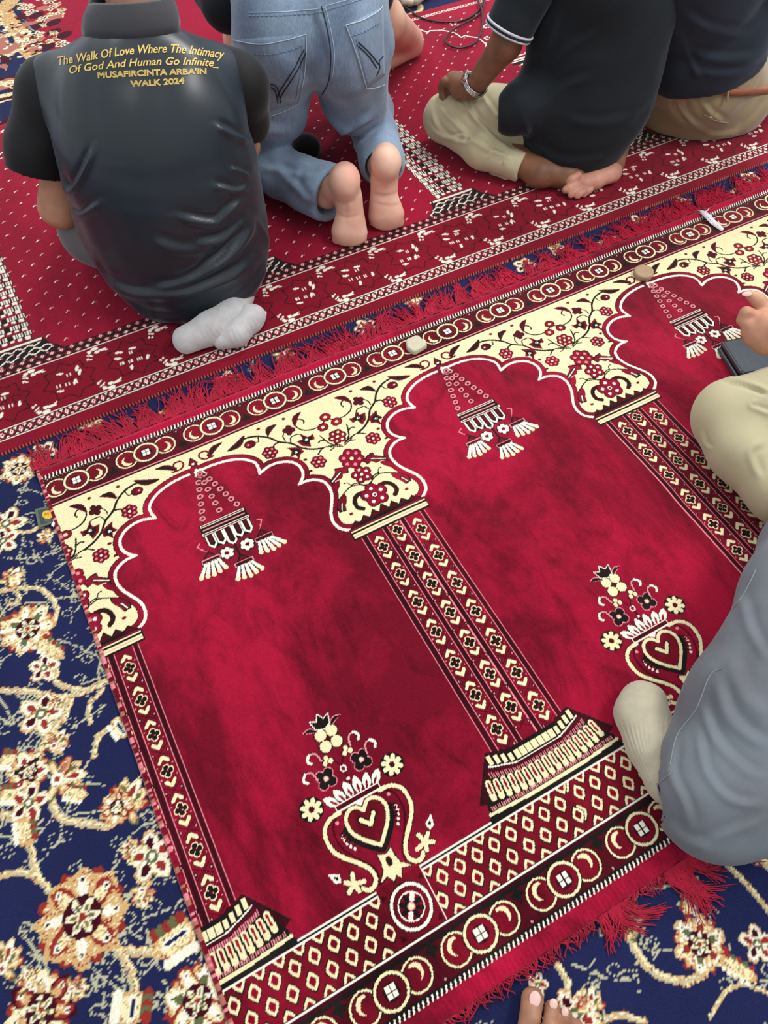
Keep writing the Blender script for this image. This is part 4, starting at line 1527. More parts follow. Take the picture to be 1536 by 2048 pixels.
def surface_nets(G, lo, h):
    n = G.shape
    S = G < 0
    # cells with a sign change
    c = [S[i:n[0] - 1 + i, j:n[1] - 1 + j, k:n[2] - 1 + k] for i in (0, 1) for j in (0, 1) for k in (0, 1)]
    cnt = sum(x.astype(np.uint8) for x in c)
    act = (cnt > 0) & (cnt < 8)
    idx = -np.ones(act.shape, dtype=np.int64)
    I, J, K = np.nonzero(act)
    idx[I, J, K] = np.arange(len(I))
    acc = np.zeros((len(I), 3)); num = np.zeros(len(I))
    corners = [(i, j, k) for i in (0, 1) for j in (0, 1) for k in (0, 1)]
    for a in range(8):
        for b in range(a + 1, 8):
            ca_, cb_ = corners[a], corners[b]
            if sum(abs(ca_[t] - cb_[t]) for t in range(3)) != 1: continue
            ga = G[I + ca_[0], J + ca_[1], K + ca_[2]]; gb = G[I + cb_[0], J + cb_[1], K + cb_[2]]
            m = (ga < 0) != (gb < 0)
            t = np.where(m, ga / np.where(ga == gb, 1, ga - gb), 0)
            for q in range(3):
                acc[:, q] += np.where(m, ca_[q] + t * (cb_[q] - ca_[q]), 0)
            num += m
    V = acc / num[:, None] + np.stack([I, J, K], 1)
    V = V * h + lo
    F = []
    # quads across each crossing edge
    for ax_ in range(3):
        o1, o2 = [(1, 2), (2, 0), (0, 1)][ax_]
        A = [slice(0, m) for m in n]; B = [slice(0, m) for m in n]
        A[ax_] = slice(0, n[ax_] - 1); B[ax_] = slice(1, n[ax_])
        sa, sb = S[tuple(A)], S[tuple(B)]
        cr0 = sa != sb
        # need neighbours in o1,o2 minus one
        P_ = np.array(np.nonzero(cr0)).T
        ok = (P_[:, o1] > 0) & (P_[:, o2] > 0) & (P_[:, o1] < n[o1] - 1) & (P_[:, o2] < n[o2] - 1)
        P_ = P_[ok]
        e1 = np.zeros(3, int); e1[o1] = 1
        e2 = np.zeros(3, int); e2[o2] = 1
        q0 = idx[tuple((P_ - e1 - e2).T)]; q1 = idx[tuple((P_ - e2).T)]; q2 = idx[tuple(P_.T)]; q3 = idx[tuple((P_ - e1).T)]
        ins = sa[tuple(P_.T)]
        quad = np.stack([q0, q1, q2, q3], 1)
        quad[~ins] = quad[~ins][:, ::-1]
        F.append(quad)
    F = np.concatenate(F)
    F = F[(F >= 0).all(1)]
    return V, F


def relax(V, F, n=2, lam=.5):
    for _ in range(n):
        acc = np.zeros_like(V); cnt = np.zeros(len(V))
        for a, b in ((0, 1), (1, 2), (2, 3), (3, 0)):
            for c_ in range(3):
                acc[:, c_] += np.bincount(F[:, a], V[F[:, b], c_], len(V)) + np.bincount(F[:, b], V[F[:, a], c_], len(V))
            cnt += np.bincount(F[:, a], minlength=len(V)) + np.bincount(F[:, b], minlength=len(V))
        m = cnt > 0
        V[m] = V[m] * (1 - lam) + lam * acc[m] / cnt[m, None]
    return V


def vnormals(V, F):
    n_ = np.cross(V[F[:, 2]] - V[F[:, 0]], V[F[:, 3]] - V[F[:, 1]])
    N = np.zeros_like(V)
    for c_ in range(3):
        for a in range(4): N[:, c_] += np.bincount(F[:, a], n_[:, c_], len(V))
    return N / (np.linalg.norm(N, axis=1)[:, None] + 1e-12)


def folds(V, F, lines, noise=0.0, nscale=.05, seed=0, nvec=None):
    """cloth folds: each line is (measured points, height, width, lopsided) on the side one sees"""
    N = vnormals(V, F)
    cam_p = np.array([0, 0, CAM_H])
    vd = cam_p - V; vd /= np.linalg.norm(vd, axis=1)[:, None]
    facing = np.clip((np.einsum('ij,ij->i', N, vd) + .05) * 4, 0, 1)
    disp = np.zeros(len(V))
    if lines:
        px, py = proj(V)
        for ln in lines:
            pts, hgt, wd = ln[0], ln[1], ln[2]
            P_ = np.array(smoothline(pts, 5))
            L = 0; seg = []
            tot = np.sum(np.linalg.norm(np.diff(P_, axis=0), axis=1))
            best = np.full(len(V), 1e9); tt = np.zeros(len(V)); sg = np.zeros(len(V))
            for i in range(len(P_) - 1):
                a, b = P_[i], P_[i + 1]; d = b - a; l = np.linalg.norm(d) + 1e-9
                t = np.clip(((px - a[0]) * d[0] + (py - a[1]) * d[1]) / l ** 2, 0, 1)
                ex, ey = px - a[0] - t * d[0], py - a[1] - t * d[1]
                dd = np.hypot(ex, ey)
                m = dd < best
                best[m] = dd[m]; tt[m] = (L + t[m] * l) / tot; sg[m] = np.sign(ex[m] * d[1] - ey[m] * d[0])
                L += l
            u = best / wd
            prof_ = np.exp(-u * u)
            taper = np.clip(np.sin(np.pi * np.clip(tt, .02, .98)) * 1.8, 0, 1)
            # valley hugging the ridge on one side gives a crease its shadow
            val = -.7 * np.exp(-((best * sg - 1.4 * wd) / wd) ** 2)
            disp += hgt * (prof_ + val) * taper * facing
    if noise:
        A = V / nscale
        r = np.random.default_rng(seed)
        acc = 0
        for o in range(5):
            k = r.normal(0, 1.0, 3) * (1 + o * .4)
            if nvec is not None: k = k - np.array(nvec) * (k @ np.array(nvec)) * .75
            acc = acc + np.sin(A @ k + r.uniform(0, 6.28)) / (1 + o * .3)
        disp += noise * acc / 3
    return V + N * disp[:, None]


def soft(name, sdf, mat, parent, h=.004, fold=None, noise=0.0, nscale=.05, seed=0, rel=2, clipz=None, nvec=None, shell=None):
    G, lo, h = sdf.field(h, clipz)
    V, F = surface_nets(G, lo, h)
    V = relax(V, F, rel)
    if fold or noise: V = folds(V, F, fold, noise, nscale, seed, nvec)
    if clipz is not None: V[:, 2] = np.maximum(V[:, 2], clipz)
    return mesh_obj(name, V, F, mat, parent)


def C3(px, py, z): return W(px, py, z)


def head(s, c, up, face, sz=1.0):
    """skull, jaw, nose, ears onto a body field; c = centre, up = crown direction, face = where the face points"""
    up = nrm(up); face = nrm(np.array(face) - up * (np.array(face) @ up)); side = np.cross(up, face)
    A = [side, face, up]
    s.ell(c + up * .02 * sz, (.075 * sz, .095 * sz, .100 * sz), A, k=.02)
    s.ell(c - up * .055 * sz + face * .030 * sz, (.055 * sz, .060 * sz, .060 * sz), A, k=.03)
    s.cone(c - up * .005 * sz + face * .092 * sz, c - up * .030 * sz + face * .108 * sz, .009 * sz, .013 * sz, k=.012)
    s.ell(c - up * .062 * sz + face * .088 * sz, (.024 * sz, .008 * sz, .006 * sz), A, k=.006)
    s.ell(c - up * .074 * sz + face * .086 * sz, (.020 * sz, .008 * sz, .006 * sz), A, k=.006)
    for q in (-1, 1):
        s.ell(c - up * .010 * sz - face * .005 * sz + side * q * .078 * sz, (.010 * sz, .018 * sz, .032 * sz), A, k=.006)
        s.ell(c + up * .004 * sz + face * .092 * sz + side * q * .031 * sz, (.018 * sz, .010 * sz, .012 * sz), A, k=.010, neg=True)
        s.ell(c + up * .002 * sz + face * .080 * sz + side * q * .031 * sz, (.013 * sz, .012 * sz, .011 * sz), A, k=.004)
    return A


def hair_cap(name, c, up, face, mat, parent, sz=1.0):
    up = nrm(up); face = nrm(np.array(face) - up * (np.array(face) @ up)); side = np.cross(up, face)
    A = [side, face, up]
    s = SDF(.02)
    s.ell(c + up * .034 * sz - face * .010 * sz, (.083 * sz, .098 * sz, .098 * sz), A)
    s.ell(c - up * .010 * sz - face * .045 * sz, (.070 * sz, .060 * sz, .075 * sz), A)
    s.ell(c - up * .045 * sz + face * .085 * sz, (.09 * sz, .075 * sz, .095 * sz), A, neg=True, k=.015)
    return soft(name, s, mat, parent, h=.005, noise=.0015, nscale=.012, seed=3)


def finger(s, base, d, bend_axis, lens, rads, bends, k=.004):
    """one finger: base point, direction, axis to curl about, phalanx lengths, radii and bends"""
    p = np.array(base, float); d = nrm(d); ax = nrm(bend_axis)
    pts = [p]; ang = 0
    for L, b in zip(lens, bends):
        a = b
        d = d * math.cos(a) + np.cross(ax, d) * math.sin(a) + ax * (ax @ d) * (1 - math.cos(a))
        p = p + d * L; pts.append(p)
    s.chain(pts, rads, k=k)
    return pts, d


def tube_obj(name, pts, r, mat, parent=None, sides=10, loc=None, closed=False):
    P_ = [np.array(p, float) for p in pts]
    n = len(P_)
    V, F = [], []
    prev = None
    for i in range(n):
        if closed: t = P_[(i + 1) % n] - P_[i - 1]
        else: t = P_[min(i + 1, n - 1)] - P_[max(i - 1, 0)]
        t = nrm(t)
        if prev is None:
            a = np.cross(t, (0, 0, 1))
            if np.linalg.norm(a) < .1: a = np.cross(t, (1, 0, 0))
        else: a = prev - t * (prev @ t)
        a = nrm(a); prev = a
        b = np.cross(t, a)
        rr = r[i] if hasattr(r, '__len__') else r
        for k in range(sides):
            q = 2 * math.pi * k / sides
            V.append(P_[i] + (a * math.cos(q) + b * math.sin(q)) * rr)
    m = n if closed else n - 1
    for i in range(m):
        for k in range(sides):
            j = (i + 1) % n
            F.append((i * sides + k, i * sides + (k + 1) % sides, j * sides + (k + 1) % sides, j * sides + k))
    if not closed:
        F.append(tuple(range(sides))[::-1]); F.append(tuple((n - 1) * sides + k for k in range(sides)))
    return mesh_obj(name, np.array(V), F, mat, parent, loc=loc)


from mathutils.bvhtree import BVHTree


def ray_px(obj, pts, off=0.0):
    """where the lines of sight through measured points land on an object (world space), lifted by off"""
    bpy.context.view_layer.update()
    me = obj.data
    mw = obj.matrix_world
    bv = BVHTree.FromPolygons([mw @ v.co for v in me.vertices], [tuple(p.vertices) for p in me.polygons])
    out = []
    for x, y in pts:
        a, b = inv0(x, y)
        d = Vector((a, b, -1.0)).normalized()
        h_, n_, i_, dd = bv.ray_cast(Vector((0, 0, CAM_H)), d)
        out.append(None if h_ is None else (np.array(h_) + np.array(n_) * off * (1 if n_.dot(d) < 0 else -1), np.array(n_) * (1 if n_.dot(d) < 0 else -1)))
    return out


def seam(name, obj, pts, r, mat, parent, off=.0006, n=6, dash=None):
    P_ = smoothline(pts, n)
    hits = ray_px(obj, P_, off)
    runs, cur = [], []
    for q in hits:
        if q is None:
            if len(cur) > 1: runs.append(cur)
            cur = []
        else:
            if cur and np.linalg.norm(q[0] - cur[-1]) > .05:
                if len(cur) > 1: runs.append(cur)
                cur = []
            cur.append(q[0])
    if len(cur) > 1: runs.append(cur)
    runs = sorted(runs, key=len)[-1:]
    V, F = [], []
    for R_ in runs:
        if dash:
            D = np.array(R_); L = np.concatenate([[0], np.cumsum(np.linalg.norm(np.diff(D, axis=0), axis=1))])
            k = 0.0
            pieces = []
            while k + dash < L[-1]:
                pieces.append([np.array([np.interp(t, L, D[:, c_]) for c_ in range(3)]) for t in (k, k + dash * .33, k + dash * .62)])
                k += dash
        else: pieces = [R_]
        for R2 in pieces:
            n2 = len(R2); b0 = len(V)
            prev = None
            for i in range(n2):
                t = nrm(R2[min(i + 1, n2 - 1)] - R2[max(i - 1, 0)])
                a = np.cross(t, (0.1, -.6, .8)) if prev is None else prev - t * (prev @ t)
                a = nrm(a); prev = a; b = np.cross(t, a)
                for k in range(5):
                    q = 2 * math.pi * k / 5
                    V.append(R2[i] + (a * math.cos(q) + b * math.sin(q)) * r)
            for i in range(n2 - 1):
                for k in range(5): F.append((b0 + i * 5 + k, b0 + i * 5 + (k + 1) % 5, b0 + (i + 1) * 5 + (k + 1) % 5, b0 + (i + 1) * 5 + k))
    if not F: return None
    return mesh_obj(name, np.array(V), np.array(F), mat, parent)


# ------------------------------------------------------------------ cloth and skin colours
m_satin = cloth_mat('black_satin_polo', srgb(19, 31, 40), .36, .12, .04, 12, .05, 700, .55, tint=(.7, .85, 1, 1))
m_collar = cloth_mat('charcoal_rib_collar', srgb(58, 58, 62), .8, .3, .05, 30, .4, 500)
m_blackside = cloth_mat('black_side_panel', srgb(10, 11, 13), .7, .15, .05, 30, .1, 700)
m_black = cloth_mat('black_pique_cotton', srgb(27, 32, 37), .85, .12, .06, 14, .45, 420, .25, tint=(.75, .85, 1, 1))
m_black2 = cloth_mat('black_slate_cotton', srgb(36, 42, 52), .85, .14, .06, 14, .3, 420, .25, tint=(.7, .8, 1, 1))
m_grey = cloth_mat('grey_chino', srgb(96, 96, 98), .85, .2, .06, 18)
m_slate = cloth_mat('slate_grey_cotton_trousers', srgb(112, 121, 128), .85, .10, .10, 7, .3, 600, .3, col2=srgb(96, 97, 103))
m_khaki = cloth_mat('cream_khaki_twill', srgb(192, 182, 148), .75, .25, .06, 14, .25, 600, .35)
m_khaki2 = cloth_mat('brown_khaki_twill', srgb(150, 134, 102), .72, .25, .06, 14, .25, 600, .35)
m_khaki3 = cloth_mat('sand_khaki_twill', srgb(182, 174, 140), .8, .25, .05, 14, .25, 600, .3)
m_sockg = cloth_mat('grey_white_sock', srgb(188, 186, 186), .9, .3, .06, 60, .5, 500)
m_sockb = cloth_mat('beige_sock', srgb(176, 168, 146), .9, .3, .05, 60, .4, 500)
m_hair = cloth_mat('black_hair', srgb(20, 17, 15), .6, .1, .2, 90, .6, 400)
sk_light = skin_mat('light_tan_skin', srgb(212, 164, 132), srgb(196, 140, 112))
sk_sole = skin_mat('pink_tan_skin', srgb(226, 186, 162), srgb(216, 160, 140), 14)
sk_mid = skin_mat('tan_skin', srgb(186, 138, 110), srgb(160, 106, 82))
sk_dark = skin_mat('brown_skin', srgb(138, 96, 70), srgb(110, 72, 52))
m_gold = plain_mat('gold_print', srgb(228, 196, 104), .5)
m_steel = plain_mat('steel', srgb(200, 200, 196), .25, .5, 1.0)
m_thread_w = plain_mat('white_thread', srgb(186, 200, 212), .8)
m_thread_b = plain_mat('dark_stitching', srgb(34, 38, 48), .8)
m_thread_d = plain_mat('worn_blue_stitching', srgb(120, 146, 170), .8)
m_nail = plain_mat('nail', srgb(224, 184, 172), .35, .5)


def denim_mat():
    m, nt, b = new_mat('faded_blue_denim')
    tc = nt.nodes.new('ShaderNodeTexCoord')
    n1 = nt.nodes.new('ShaderNodeTexNoise'); n1.inputs['Scale'].default_value = 7; n1.inputs['Detail'].default_value = 6
    nt.links.new(tc.outputs['Object'], n1.inputs['Vector'])
    mp = nt.nodes.new('ShaderNodeMapping'); mp.inputs['Scale'].default_value = (420, 420, 22)
    nt.links.new(tc.outputs['Object'], mp.inputs['Vector'])
    n2 = nt.nodes.new('ShaderNodeTexNoise'); n2.inputs['Scale'].default_value = 1.0; n2.inputs['Detail'].default_value = 2
    nt.links.new(mp.outputs[0], n2.inputs['Vector'])
    cr1 = nt.nodes.new('ShaderNodeValToRGB')
    cr1.color_ramp.elements[0].position = .3; cr1.color_ramp.elements[0].color = srgb(98, 116, 140)
    cr1.color_ramp.elements[1].position = .7; cr1.color_ramp.elements[1].color = srgb(152, 174, 196)
    nt.links.new(n1.outputs['Fac'], cr1.inputs[0])
    mr = nt.nodes.new('ShaderNodeMapRange'); mr.inputs[1].default_value = .3; mr.inputs[2].default_value = .7; mr.inputs[3].default_value = .80; mr.inputs[4].default_value = 1.12
    nt.links.new(n2.outputs['Fac'], mr.inputs[0])
    vm = nt.nodes.new('ShaderNodeVectorMath'); vm.operation = 'SCALE'
    nt.links.new(cr1.outputs[0], vm.inputs[0]); nt.links.new(mr.outputs[0], vm.inputs['Scale'])
    nt.links.new(vm.outputs[0], b.inputs['Base Color'])
    b.inputs['Roughness'].default_value = .85; b.inputs['Specular IOR Level'].default_value = .2
    b.inputs['Sheen Weight'].default_value = .2
    bp = nt.nodes.new('ShaderNodeBump'); bp.inputs['Strength'].default_value = .3; bp.inputs['Distance'].default_value = .001
    nt.links.new(n2.outputs['Fac'], bp.inputs['Height']); nt.links.new(bp.outputs[0], b.inputs['Normal'])
    return m


m_denim = denim_mat()
FZ = 0.0085       # pile surface

# ================================================================== MAN IN THE BLACK SATIN POLO, SEEN FROM BEHIND
def person(name_loc, label, group=None):
    o = empty('person', name_loc)
    tag(o, label, 'person', group)
    return o


def back_centre(px, py, z, b, n_in):
    return W(px, py, z) + np.array(n_in) * b


def cutdisc(s, c, d, r, t=.03):
    """flat cut at a hem: a thin disc taken away just past c along d"""
    d = nrm(d); a = nrm(np.cross(d, (.3, .2, 1))); b = np.cross(d, a)
    s.ell(np.array(c) + d * t, (r, r, t), [a, b, d], k=.003, neg=True)


gA = W(390, 600, 0)
man1 = person((gA[0], gA[1] + .1, 0), 'person kneeling with back to the camera in a black polo shirt printed with gold writing')
nin = nrm((0.02, .88, -.46))
fl1 = (nin, .60)
sp1 = [(326, 505, .205), (308, 440, .27), (288, 360, .36), (270, 285, .43), (262, 242, .475)]
ctr = [back_centre(x, y, z_, .118, nin) for x, y, z_ in sp1]
ctr[0] = back_centre(330, 505, .205, .130, nin)
rr1 = [.196, .202, .195, .188, .160]
neck_b = back_centre(262, 95, .535, .085, nin)
neck_t = neck_b + nrm((0.02, .40, 1)) * .11
shL = W(82, 205, .43) + np.array((.01, .05, -.01)); shR = W(468, 185, .43) + np.array((0, .05, -.01))
elL = W(118, 415, .20); elR = W(478, 320, .20) + np.array((.0, .06, 0))
wrL = W(235, 300, .16); wrR = W(400, 250, .18)
s = SDF(.03)
s.chain([p + nin * .02 for p in ctr], [r * .84 for r in rr1], flat=(nin, .50))
s.cone(ctr[4], neck_b, .10, .062).cone(neck_b, neck_t, .060, .056)
s.cone(shL, shR, .048, .048)
hd1 = neck_t + np.array((.01, .055, .085))
A1 = head(s, hd1, (0, .35, 1), (0, 1, -.35))
for sh_, el_, wr_ in ((shL, elL, wrL), (shR, elR, wrR)):
    s.chain([sh_ + np.array((0, .01, -.01)), el_, wr_], [.044, .038, .028])
    hd_ = wr_ + nrm(wr_ - el_) * .075
    s.cone(wr_, hd_, .030, .034, flat=(np.array((0, 0, 1.)), .6))
    for k in range(4):
        sd = nrm(np.cross(nrm(wr_ - el_), (0, 0, 1)))
        finger(s, hd_ + sd * (k - 1.5) * .018, wr_ - el_, sd, (.035, .025, .02), (.010, .009, .008, .007), (-.3, -.5, -.4))
    finger(s, wr_ + nrm(wr_ - el_) * .03 + sd * .03, nrm(wr_ - el_) + sd * .8, sd, (.03, .025), (.012, .011, .009), (-.2, -.3))
knL = W(150, 440, .10) + np.array((.03, .22, 0)); knR = W(480, 430, .09) + np.array((-.02, .16, 0))
hpL = ctr[0] + np.array((-.09, .06, -.06)); hpR = ctr[0] + np.array((.07, .06, -.06))
an1 = W(470, 625, .045); an2 = W(452, 650, .04)
s.chain([hpL, knL], [.075, .050]).chain([hpR, knR + np.array((-.05,.03,0))], [.070, .045])
s.chain([knL, W(420, 580, .05)+ np.array((0, .05, 0))], [.045, .035]).chain([knR + np.array((-.05,.03,0)), W(455, 560, .05)+ np.array((0, .05, 0))], [.045, .035])
soft('body', s, sk_mid, man1, h=.005, clipz=FZ)
hair_cap('hair', hd1, (0, .35, 1), (0, 1, -.35), m_hair, man1)

# trousers
s = SDF(.03)
s.ell(ctr[0] + np.array((0, .05, -.06)), (.150, .12, .10))
s.chain([hpL, W(150, 500, .11) + np.array((.035, .08, 0)), knL], [.095, .082, .072]).chain([hpR + np.array((-.04,.04,0)), knR + np.array((-.05,.03,0))], [.090, .065])
s.chain([knL, W(400, 590, .055) + np.array((0, .05, 0))], [.060, .045]).chain([knR + np.array((-.05,.03,0)), W(455, 560, .055) + np.array((0, .05, 0))], [.058, .042])
soft('trousers', s, m_grey, man1, h=.005, noise=.0025, nscale=.04, seed=2, clipz=FZ)

# polo body
s = SDF(.035)
s.chain(ctr, rr1, flat=fl1)
s.cone(ctr[4], neck_b + np.array((0, .02, -.055)), .12, .056, flat=(nin, .72))
s.cone(neck_b + np.array((-.03, .01, -.035)), shL + np.array((.02, 0, .008)), .056, .066, k=.06)
s.cone(neck_b + np.array((.03, .01, -.035)), shR + np.array((-.03, 0, .008)), .056, .062, k=.06)
F1 = [([(350, 432), (425, 446), (455, 425), (492, 395)], .005, 9), ([(385, 488), (440, 482), (480, 455), (500, 425)], .0055, 9),
      ([(400, 545), (450, 515), (492, 470), (506, 430)], .006, 10), ([(280, 578), (360, 570), (435, 530), (480, 480), (505, 440)], .006, 10),
      ([(178, 520), (205, 558), (270, 588), (380, 585), (470, 550), (520, 505)], .006, 11), ([(175, 500), (215, 580), (290, 632), (380, 640)], .0045, 9),
      ([(460, 335), (485, 345), (498, 352)], .004, 6), ([(430, 250), (465, 270), (498, 285)], .004, 8), ([(425, 370), (470, 382), (500, 372)], .0035, 8),
      ([(78, 250), (92, 300), (108, 330)], .004, 7), ([(118, 345), (138, 385), (165, 350), (190, 290)], .005, 8), ([(128, 420), (160, 432), (200, 405)], .004, 8),
      ([(120, 400), (150, 470), (180, 540)], .0035, 9), ([(440, 620), (500, 580), (540, 520)], .004, 8), ([(515, 440), (540, 490), (545, 545)], .004, 7),
      ([(300, 480), (360, 500), (420, 500)], .003, 12)]
F1 = [(a, b * 1.35, c * .85) for a, b, c in F1]
shirt1 = soft('polo_shirt', s, m_satin, man1, h=.0045, fold=F1, noise=.0024, nscale=.05, seed=4, clipz=FZ + .002, nvec=(0.2, .6, .8))
# sleeves, matt black
for sh_, hem, tip in ((shL, W(74, 335, .30), W(76, 300, .33)), (shR, W(490, 268, .31), W(490, 236, .34))):
    s = SDF(.02)
    up_in = sh_ + (np.array((.03, 0, .0)) if sh_ is shL else np.array((-.03, 0, 0)))
    s.chain([up_in + np.array((0, 0, .01)), sh_ + np.array((0, 0, -.005)), tip, hem + (hem - tip) * .25], [.062, .070, .062, .058] if sh_ is shL else [.058, .062, .050, .046])
    cutdisc(s, hem, hem - tip, .085, .045)
    soft('sleeve', s, m_blackside, man1, h=.0045, noise=.0015, nscale=.05, seed=6)
# collar: a folded band standing round the neck
bpx = smoothline([(166, 71), (200, 74), (250, 74), (300, 71), (345, 65), (374, 57)], 3)
hits = [q for q in ray_px(shirt1, bpx, .002)]
back = [q[0] for q in hits if q is not None]
nd = nrm((0.02, .37, .93))
pL, pR = back[0], back[-1]
mid_ = (pL + pR) / 2
front = []
for k in range(1, 12):
    a = math.pi * k / 12
    front.append(mid_ + (pR - mid_) * math.cos(a) + np.array((0, .135, .012)) * math.sin(a))
ringB = np.array(back + front)
cc_ = ringB.mean(axis=0)
lay = []
for sc_, up_ in ((1.015, -.004), (1.00, .010), (.93, .026), (.80, .040), (.745, .043), (.735, .036), (.80, .020), (.90, .0), (.96, -.006)):
    lay.append(cc_ + (ringB - cc_) * sc_ + nd * up_)
V = np.concatenate(lay); n_ = len(ringB); F = []
for l in range(len(lay)):
    l2 = (l + 1) % len(lay)
    for k in range(n_): F.append((l * n_ + k, l * n_ + (k + 1) % n_, l2 * n_ + (k + 1) % n_, l2 * n_ + k))
col1 = mesh_obj('collar', V, F, m_collar, man1)

# socks with ribbing
s = SDF(.014)
f1 = W(383, 682, .038); f1b = W(425, 655, .045); f1c = W(475, 622, .06)
s.chain([f1 + np.array((-.012, .004, 0)), f1b, W(465, 628, .045), W(470, 622, .045) + np.array((.01, .05, 0))], [.031, .036, .033, .030])
ribs = [([(395 + i * 9, 662 + -i * 2), (408 + i * 9, 690 - i * 5)], .0009, 2.2) for i in range(9)]
soft('sock', s, m_sockg, man1, h=.003, fold=ribs, noise=.0012, nscale=.02, clipz=FZ)
s = SDF(.014)
g1 = W(500, 637, .038); g1b = W(472, 668, .034)
s.chain([W(510, 632, .036), g1, g1b, W(445, 680, .030)], [.024, .031, .028, .022])
ribs = [([(455 + i * 8, 655 - i * 4), (470 + i * 8, 690 - i * 6)], .0009, 2.2) for i in range(7)]
soft('sock', s, m_sockg, man1, h=.003, fold=ribs, noise=.0012, nscale=.02, clipz=FZ)


def shirt_text(name, txt, base, hgt, obj, mat, parent, outline=False, shear=0.0, off=.0009, boost=0.0):
    cu = bpy.data.curves.new('t', 'FONT')
    cu.body = txt; cu.size = 1.0; cu.shear = shear; cu.resolution_u = 3
    if outline: cu.fill_mode = 'NONE'
    if boost: cu.offset = boost
    to = bpy.data.objects.new('t', cu); C.objects.link(to)
    bpy.context.view_layer.update()
    me = to.evaluated_get(bpy.context.evaluated_depsgraph_get()).to_mesh()
    V = np.array([v.co[:2] for v in me.vertices]); Fs = [tuple(p.vertices) for p in me.polygons]; Es = [tuple(e.vertices) for e in me.edges]
    bpy.data.objects.remove(to); bpy.data.curves.remove(cu)
    B_ = np.array(smoothline(base, 8)); Lb = np.concatenate([[0], np.cumsum(np.linalg.norm(np.diff(B_, axis=0), axis=1))])
    x0_, x1_ = V[:, 0].min(), V[:, 0].max()

    def mp(x, y):
        t = (x - x0_) / (x1_ - x0_) * Lb[-1]
        px = np.interp(t, Lb, B_[:, 0]); py = np.interp(t, Lb, B_[:, 1])
        p2 = np.interp(min(t + 4, Lb[-1]), Lb, B_[:, 0]), np.interp(min(t + 4, Lb[-1]), Lb, B_[:, 1])
        p1 = np.interp(max(t - 4, 0), Lb, B_[:, 0]), np.interp(max(t - 4, 0), Lb, B_[:, 1])
        d = np.array((p2[0] - p1[0], p2[1] - p1[1])); d /= np.linalg.norm(d)
        n = np.array((d[1], -d[0]))
        return (px + n[0] * y * hgt / .7, py + n[1] * y * hgt / .7)
    P_ = [mp(x, y) for x, y in V]
    if not outline:
        hits = ray_px(obj, P_, off)
        ok = [q is not None for q in hits]
        VV = [q[0] if q is not None else (0, 0, -1) for q in hits]
        FF = [f_ for f_ in Fs if all(ok[i] for i in f_)]
    else:
        pts, FF0 = [], []
        for a, b in Es:
            p = np.array(P_[a]); q = np.array(P_[b]); d = q - p; l = np.linalg.norm(d)
            if l < 1e-6: continue
            n = np.array((-d[1], d[0])) / l * .62; e = d / l * .4
            i0 = len(pts); pts += [p - n - e, q - n + e, q + n + e, p + n - e]; FF0.append((i0, i0 + 1, i0 + 2, i0 + 3))
        hits = ray_px(obj, [tuple(p) for p in pts], off)
        ok = [q is not None for q in hits]
        VV = [q[0] if q is not None else (0, 0, -1) for q in hits]
        FF = [f_ for f_ in FF0 if all(ok[i] for i in f_)]
    return mesh_obj(name, np.array(VV), FF, mat, parent, smooth=False)


shirt_text('printed_lettering', 'The Walk Of Love Where The Intimacy', [(118, 131), (160, 124), (205, 117), (250, 110.5), (299, 106.5), (353, 106), (400, 111), (447, 118)], 17, shirt1, m_gold, man1, shear=.25, boost=.012)
shirt_text('printed_lettering', 'Of God And Human Go Infinite_', [(140, 148), (177, 142), (231, 135.5), (278, 132), (334, 130), (381, 130.5), (437, 134)], 15, shirt1, m_gold, man1, shear=.25, boost=.012)
shirt_text('printed_lettering', "MUSAFIRCINTA ARBA'IN", [(197, 156.5), (264, 153), (334, 150), (412, 148.5)], 11.5, shirt1, m_gold, man1, outline=True)
shirt_text('printed_lettering', 'WALK 2024', [(262, 173.5), (315, 170.5), (368, 167)], 11.5, shirt1, m_gold, man1, outline=True)

# ================================================================== MAN IN BLUE JEANS, ON HIS KNEES AND ELBOW
gJ = W(640, 330, 0)
man2 = person((gJ[0], gJ[1], 0), 'person on hands and knees in faded blue jeans with bare soles toward the camera')
pel = W(618, 85, .43) + np.array((0, .115, -.01))
hL = pel + np.array((-.085, .02, -.02)); hR = pel + np.array((.085, .02, -.02))
kL = W(492, 298, .068); kR = W(738, 222, .068)
aL = W(655, 385, .085); aR = W(764, 330, .095)
heL = W(690, 362, .165); heR = W(772, 325, .175)
baL = W(699, 462, .040); baR = W(772, 428, .045)


def sole_foot(s, he, ba, wdt, side, seed=0):
    d = nrm(ba - he); n = nrm(np.array((0, -.75, .35)) - d * (np.array((0, -.75, .35)) @ d)); w = np.cross(d, n)
    fl_ = (n, .62)
    m1 = he * .60 + ba * .40 - n * .008 + w * side * .004
    s.cone(he, m1, .0350 * wdt, .0255 * wdt, k=.016)
    s.cone(m1 - n * .002 + w * side * .006, ba, .027 * wdt, .046 * wdt, k=.018, flat=fl_)
    s.ell(he + n * .006, (.030 * wdt, .034, .034), [w, d, n], k=.012)
    s.cone(he - n * .03, he * .5 + ba * .5 - n * .035, .030, .030, k=.02)
    s.ell(ba + w * side * -.014 + n * .006, (.022 * wdt, .020, .016 * wdt), [w, d, n], k=.014)
    # toes tucked under, away from the eye
    for k in range(5):
        o = (k - 2) * .0165 * wdt
        r_ = .0128 if (k == 0) == (side > 0) and k in (0, 4) else .0088
        if (k == 4 and side < 0) or (k == 0 and side > 0): r_ = .0128
        b_ = ba + w * o + d * (.030 - abs(o) * .25)
        finger(s, b_, d * .6 - n * .9, w, (.016, .014), (r_ * 1.05, r_, r_ * .9), (.2, .3), k=.005)


s = SDF(.03)
